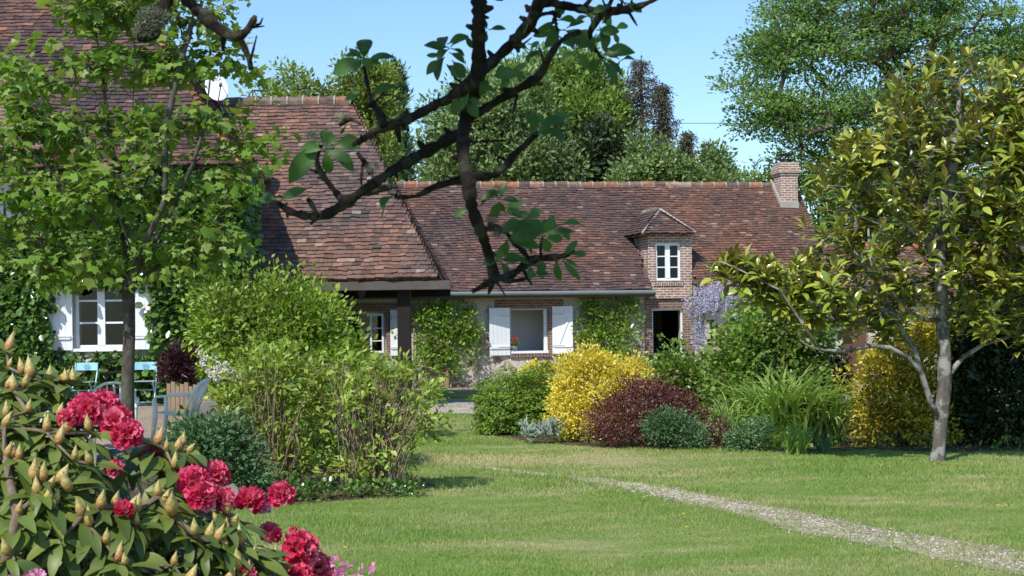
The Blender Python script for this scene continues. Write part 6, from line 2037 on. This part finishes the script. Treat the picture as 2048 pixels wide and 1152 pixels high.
# ------------------------------------------------------------------ apple tree: trunk beside the camera, branches hanging into the view
def apple():
    D = 2.6
    base = np.array((2.1, -0.75, 0.0))
    t = thing('apple_tree', 'dark knotty apple tree whose leafy branches hang across the top of the view', 'tree', base)
    mb = MB()

    def br(pts, dy=0.0, jit=.05, n=9):
        """bumpy branch through photograph points (x, y, width)"""
        q = np.array(pts, float)
        L = np.r_[0, np.cumsum(np.linalg.norm(np.diff(q[:, :2], axis=0), axis=1))]
        m = max(4, int(L[-1] / 9))
        s = np.linspace(0, L[-1], m)
        x, y, w = (np.interp(s, L, q[:, k]) for k in range(3))
        for _ in range(2):
            x[1:-1] = (x[:-2] + 2 * x[1:-1] + x[2:]) / 4; y[1:-1] = (y[:-2] + 2 * y[1:-1] + y[2:]) / 4
        Y = D + dy + .04 * np.sin(s / 60.0 + dy * 20)
        P3 = [P(a, b, c) for a, b, c in zip(x, y, Y)]
        bump_ = 1 + .14 * R.normal(size=m) + .22 * (R.random(m) < .14)
        r = w / 2 * D / F * bump_ * .92
        mb.tube(P3, list(r), n)
        # spur knobs
        for k in range(2, m - 1):
            if R.random() < .24:
                a = R.random() * 6.28
                d = np.array((math.cos(a), -.3, math.sin(a)))
                mb.tube([P3[k], P3[k] + d * r[k] * 1.3, P3[k] + d * (r[k] * 1.6 + .003)], [r[k] * .6, r[k] * .4, r[k] * .22], 6)

    br([(962, -260, 34), (958, -20, 31), (957, 60, 31), (958, 120, 33), (950, 180, 31), (930, 240, 28), (925, 300, 26), (935, 360, 27), (945, 420, 26), (965, 470, 23), (978, 510, 21), (988, 548, 20), (991, 568, 15)])
    br([(990, 556, 16), (965, 574, 13), (945, 583, 8)]); br([(982, 556, 9), (968, 568, 7), (962, 571, 5)])
    br([(985, 563, 14), (980, 580, 9), (977, 588, 4)])
    br([(990, 562, 15), (1020, 552, 15), (1046, 534, 17), (1058, 520, 19), (1090, 515, 15), (1125, 514, 12), (1148, 502, 11)])
    br([(1047, 540, 11), (1054, 555, 11), (1064, 570, 5)]); br([(1008, 562, 9), (1035, 562, 9), (1058, 556, 7), (1068, 552, 5)])
    br([(1058, 518, 14), (1045, 500, 11), (1025, 485, 10), (1012, 460, 9), (985, 455, 18), (975, 452, 22)])
    br([(1082, 515, 9), (1080, 495, 8), (1084, 476, 7)])
    br([(928, 262, 26), (880, 288, 25), (840, 310, 25), (790, 337, 23), (762, 357, 21), (722, 385, 21), (690, 407, 22), (665, 424, 21), (640, 434, 20), (605, 432, 16), (572, 420, 14), (553, 403, 12)], .03)
    br([(685, 402, 15), (662, 372, 14), (640, 345, 14), (631, 318, 12), (642, 292, 10)], .04)
    br([(636, 432, 12), (624, 408, 12), (616, 398, 9)]); br([(632, 436, 12), (625, 444, 8), (622, 448, 5)], .03)
    br([(742, 345, 11), (728, 322, 10), (714, 305, 8)], .04)
    br([(716, 384, 13), (730, 390, 13), (748, 382, 12), (775, 377, 10), (790, 373, 7)], .03)
    br([(945, 162, 24), (900, 198, 24), (862, 214, 22), (838, 228, 21), (805, 244, 20), (765, 254, 19), (745, 266, 17), (722, 281, 13), (706, 290, 9)], -.03)
    br([(768, 250, 17), (757, 222, 17), (742, 205, 10), (735, 170, 10), (728, 132, 8)], -.03)
    br([(795, 252, 12), (797, 268, 11), (799, 284, 7)], -.03)
    br([(722, 250, 6), (700, 232, 9), (690, 240, 14), (680, 250, 10)], -.02)
    br([(938, 362, 18), (900, 364, 17), (862, 376, 14), (838, 392, 11), (815, 395, 10), (790, 393, 7)], .02)
    br([(938, 356, 20), (985, 353, 15), (1010, 337, 14), (1025, 312, 14), (1050, 290, 13), (1075, 266, 12)], -.02)
    br([(940, 232, 24), (963, 222, 19), (1000, 198, 19), (1032, 180, 19), (1070, 160, 19), (1086, 142, 17), (1094, 122, 15), (1104, 104, 13), (1127, 76, 12), (1160, 64, 10)], .02)
    br([(1090, 130, 9), (1084, 110, 8), (1078, 96, 6)], .02)
    br([(955, 150, 24), (987, 122, 24), (1026, 85, 25), (1062, 46, 27), (1080, 0, 28), (1095, -70, 30), (1120, -200, 34)], -.02)
    br([(1076, 6, 20), (1100, 5, 19), (1135, 12, 20), (1187, 23, 21), (1240, 22, 16), (1276, 14, 13), (1308, 0, 10), (1330, -14, 6)], -.02)
    br([(1165, 18, 12), (1180, 2, 12), (1190, -14, 10)], -.02); br([(1205, 22, 20), (1192, 45, 16), (1176, 66, 12), (1186, 92, 10), (1204, 118, 8)], -.02)
    br([(1215, 18, 10), (1222, 2, 9), (1228, -10, 7)]); br([(1233, 20, 10), (1238, 10, 9)])
    br([(1065, 28, 10), (1090, 30, 10), (1112, 20, 12), (1120, 34, 9)], -.03)
    br([(1010, -8, 14), (1000, 4, 8), (985, -4, 6)])
    # the other limb, top left
    br([(352, -60, 40), (340, -8, 34), (322, 22, 36), (305, 55, 40), (288, 74, 30), (276, 78, 12)], .05)
    br([(350, -30, 30), (375, 0, 27), (405, 30, 26), (430, 52, 24), (455, 71, 21), (482, 76, 19), (497, 58, 15), (508, 42, 15), (511, 31, 8)], .05)
    br([(481, 78, 19), (490, 100, 16), (499, 116, 14), (502, 138, 10)], .05); br([(448, 70, 12), (446, 88, 11), (446, 102, 8)], .05)
    # limbs out of the view, down to the trunk
    e = [P(962, -250, D), P(1120, -195, D - .02), P(352, -55, D + .05)]
    mb.tube([base, base + (-.03, .02, .8), base + (-.02, .06, 1.6), base + (-.15, .2, 2.3), base + (-.35, .45, 2.75)], [.16, .13, .12, .10, .085], 14)
    j = base + np.array((-.35, .45, 2.75))
    mb.tube([base + (-.15, .2, 2.3), (1.6, .4, 2.75), (1.15, 1.3, 2.8), (.85, 1.9, 2.66), (.45, 2.3, 2.62), (.15, 2.5, 2.45), e[1]], [.085, .075, .062, .05, .04, .026, .016], 10)
    mb.tube([(.45, 2.3, 2.62), (.12, 2.42, 2.6), (-.04, 2.52, 2.45), e[0]], [.036, .03, .022, .016], 10)
    mb.tube([(.45, 2.3, 2.62), (0.0, 2.15, 2.85), (-.42, 2.35, 2.66), (-.6, 2.55, 2.35), e[2]], [.036, .034, .03, .024, .017], 10)
    # short fruiting spurs and thin twigs
    for _ in range(46):
        v_ = mb.v[R.integers(0, len(mb.v))]
        v_ = np.array(v_)
        if not (2.4 < v_[1] < 2.8 and v_[2] < 2.2): continue
        d_ = unit(R.normal(size=3) * (1, .4, 1)); L_ = R.uniform(.012, .05)
        mb.tube([v_, v_ + d_ * L_ * .5 + R.normal(size=3) * .003, v_ + d_ * L_ + (0, 0, .006)], [.0032, .0024, .0012], 5)
    mb.build('trunk', BARK_APPLE, t, True)
    # crown overhead, out of the picture: it shades the branches
    lob = [((-.62, 1.45, 3.25), (.55, .40, .26)), ((-.1, 1.35, 3.2), (.6, .5, .3)), ((.5, 1.6, 3.2), (.6, .5, .35)), ((1.1, 1.5, 3.3), (.8, .7, .5)), ((-.7, .5, 4.0), (.8, .7, .45)), ((.3, .4, 3.9), (1.0, .9, .6)), ((1.5, .5, 3.6), (.9, .9, .7)), ((.4, -.5, 4.5), (1.3, .9, .6)), ((.15, 2.1, 3.1), (.4, .3, .2))]
    cl, nor = in_lobes(lob, 420, .5)
    V, T = foliage(cl, nor, 12, .085, L_ROUND, .085, up=.6)
    A, Pn = skeleton([base + (-.02, .06, 1.6), base + (-.15, .2, 2.3), j, (1.5, .3, 3.0), (.9, .8, 3.1), (.4, 1.0, 3.3)], cl[R.permutation(len(cl))[:160]], .2, .05, 0, .2)
    limbs(A, Pn, .07, .005, 6, 'branch', BARK_APPLE, t)
    # the leaves in view: (foot x, y, tip x, y, relative width, distance offset)
    lv = [(728, 120, 664, 144, .5, 0), (728, 118, 731, 72, .62, 0), (726, 118, 699, 98, .45, 0), (732, 122, 785, 107, .38, 0), (734, 124, 762, 126, .5, 0), (726, 124, 706, 140, .6, 0),
          (888, 104, 850, 86, .6, -.03), (886, 108, 851, 112, .3, -.03), (888, 116, 868, 158, .62, -.03), (884, 118, 853, 146, .5, -.03), (886, 100, 886, 68, .6, -.03), (896, 88, 935, 68, .5, -.03), (900, 106, 930, 122, .55, -.02), (905, 122, 930, 150, .6, -.02), (895, 130, 928, 152, .6, -.02), (930, 70, 945, 96, .45, 0),
          (640, 285, 578, 362, .42, .0), (640, 283, 607, 300, .55, .01), (646, 290, 655, 256, .62, .02), (668, 290, 724, 284, .6, -.02), (660, 296, 711, 338, .42, -.02), (650, 300, 660, 348, .5, 0), (700, 240, 672, 230, .4, .02), (692, 250, 680, 270, .3, .02),
          (553, 400, 523, 386, .4, .03), (560, 402, 606, 374, .45, .02), (550, 402, 512, 398, .3, .04), (722, 180, 690, 200, .4, .05), (740, 190, 790, 168, .35, .05),
          (785, 375, 776, 352, .5, .03), (778, 385, 800, 400, .4, .03), (785, 392, 762, 412, .5, .03), (770, 412, 762, 435, .15, .03),
          (960, 412, 1002, 378, .55, -.02), (938, 418, 908, 432, .5, .02), (948, 424, 938, 450, .55, .02),
          (1012, 428, 1042, 402, .6, 0), (1010, 425, 1000, 408, .5, 0), (1020, 428, 1060, 430, .4, 0), (1005, 430, 975, 430, .35, .02),
          (1018, 478, 1068, 436, .42, -.03), (1018, 480, 1082, 456, .62, -.04), (1022, 484, 1078, 490, .5, -.02), (1012, 482, 996, 520, .4, 0), (1015, 480, 1010, 510, .5, -.02), (1055, 492, 1064, 508, .4, 0),
          (1084, 470, 1110, 432, .55, 0), (1086, 472, 1146, 456, .34, -.02), (1086, 474, 1100, 505, .6, -.03), (1092, 478, 1126, 474, .75, .02), (1078, 474, 1086, 446, .4, .02),
          (1128, 512, 1153, 482, .4, .01), (1140, 508, 1176, 506, .38, 0), (1124, 518, 1158, 558, .28, -.02), (1112, 520, 1118, 562, .42, 0), (1130, 518, 1152, 530, .3, .03),
          (1070, 548, 1094, 545, .6, 0), (1070, 550, 1086, 528, .3, .01), (1072, 552, 1090, 555, .3, .01),
          (1075, 262, 1058, 222, .6, .03), (1080, 258, 1128, 232, .6, -.02), (1080, 262, 1134, 272, .5, -.02), (1072, 268, 1108, 260, .4, 0), (1050, 285, 1030, 310, .4, .03), (1050, 282, 1068, 258, .3, .02),
          (985, 152, 1034, 146, .5, -.03), (975, 158, 962, 188, .6, 0), (940, 172, 906, 224, .5, -.03), (970, 170, 988, 182, .5, .03),
          (1204, 112, 1266, 98, .55, 0), (1202, 118, 1176, 142, .62, 0), (1206, 120, 1236, 166, .42, -.02), (1208, 116, 1248, 148, .25, .02), (1200, 112, 1188, 98, .4, .02),
          (1126, 60, 1066, 66, .5, .01), (1118, 62, 1094, 92, .62, 0), (1130, 60, 1170, 90, .75, -.02), (1135, 55, 1165, 40, .5, 0), (1150, 62, 1190, 84, .7, .02), (1195, 60, 1238, 62, .55, -.02), (1200, 56, 1212, 98, .6, 0), (1192, 70, 1180, 105, .5, 0),
          (1078, 98, 1059, 84, .5, .02), (1078, 106, 1053, 112, .5, .02), (1190, 40, 1174, 25, .5, 0), (1252, 6, 1284, 22, .5, -.01), (1250, 8, 1232, -8, .5, 0), (1062, 30, 1044, 60, .4, .02), (1062, 12, 1050, 24, .7, .03)]
    # more spur clusters: a short twig carrying four or five leaves
    for cx_, cy_, rr_, k_ in ((1112, 40, 46, 5), (1150, 100, 50, 5), (1225, 60, 44, 4), (1060, 100, 36, 4), (1000, 520, 44, 5), (1050, 440, 46, 5), (1120, 450, 40, 4), (1000, 400, 40, 4), (900, 95, 44, 4), (930, 200, 46, 4), (1020, 150, 40, 4), (1095, 250, 46, 4), (720, 110, 40, 3), (650, 300, 50, 3), (1180, 30, 40, 4), (1240, 120, 40, 3), (1062, 530, 30, 3), (975, 60, 36, 3)):
        a0_ = R.random() * 6.28
        dz_ = R.normal() * .03
        for i_ in range(k_):
            a_ = a0_ + i_ * 6.28 / k_ + R.normal() * .3
            L_ = rr_ * R.uniform(.7, 1.15)
            lv.append((cx_ + 4 * math.cos(a_), cy_ + 4 * math.sin(a_), cx_ + L_ * math.cos(a_), cy_ + L_ * .8 * math.sin(a_), R.uniform(.4, .68), dz_))
    Vs = []
    for x0, y0, x1, y1, w, dy in lv:
        a, b = P(x0, y0, D + dy), P(x1, y1, D + dy + R.normal() * .012)
        d = b - a; L = np.linalg.norm(d)
        nv = np.array((R.normal() * .35, -1.0, .35 + R.normal() * .3))
        V, T = inst(grid_leaf(w, 8, .16 + .10 * R.random(), .5 * R.random() + .1, .55), (a + d * .06)[None], d[None], nv[None], np.array([L * .96]))
        mbp = MB(); mbp.tube([a - d * .06, a + d * .12], .0011, 5)
        Vs.append((V, T))
        Vs.append((np.array(mbp.v), np.array([tri for f in mbp.f for tri in ([(f[0], f[1], f[2]), (f[0], f[2], f[3])] if len(f) == 4 else [(f[0], f[i], f[i + 1]) for i in range(1, len(f) - 1)])])))
    V2, T2 = joinm(Vs + [(V_, T_) for V_, T_ in [(foliage(cl, nor, 12, .085, L_ROUND, .085, up=.6))]])
    mesh_np('foliage', V2, T2, LF_APPLE, t, True)
    # lichen tufts
    lt = []
    for px, py, r, n in ((306, 36, .026, 420), (290, 62, .02, 260), (1000, 465, .014, 200), (985, 440, .012, 150), (1018, 452, .013, 160), (627, 270, .014, 200), (968, 130, .012, 120), (745, 338, .010, 90), (752, 330, .01, 90), (412, 20, .010, 90)):
        c = P(px, py, D + .03)
        n *= 3
        u_ = unit(rnd(n)); lt.append(inst(L_NARROW, c + u_ * np.array((1.15, .8, .75)) * r * (R.random(n) ** .5)[:, None], u_ * .5 + rnd(n, .6), rnd(n), np.full(n, r * .30)))
    V, T = joinm(lt)
    mesh_np('lichen', V, T, leafm('grey lichen', [(0.10, 0.11, 0.075), (0.17, 0.18, 0.13), (0.24, 0.25, 0.18)], .9, .1, (1, 1, 1)), t)


apple()
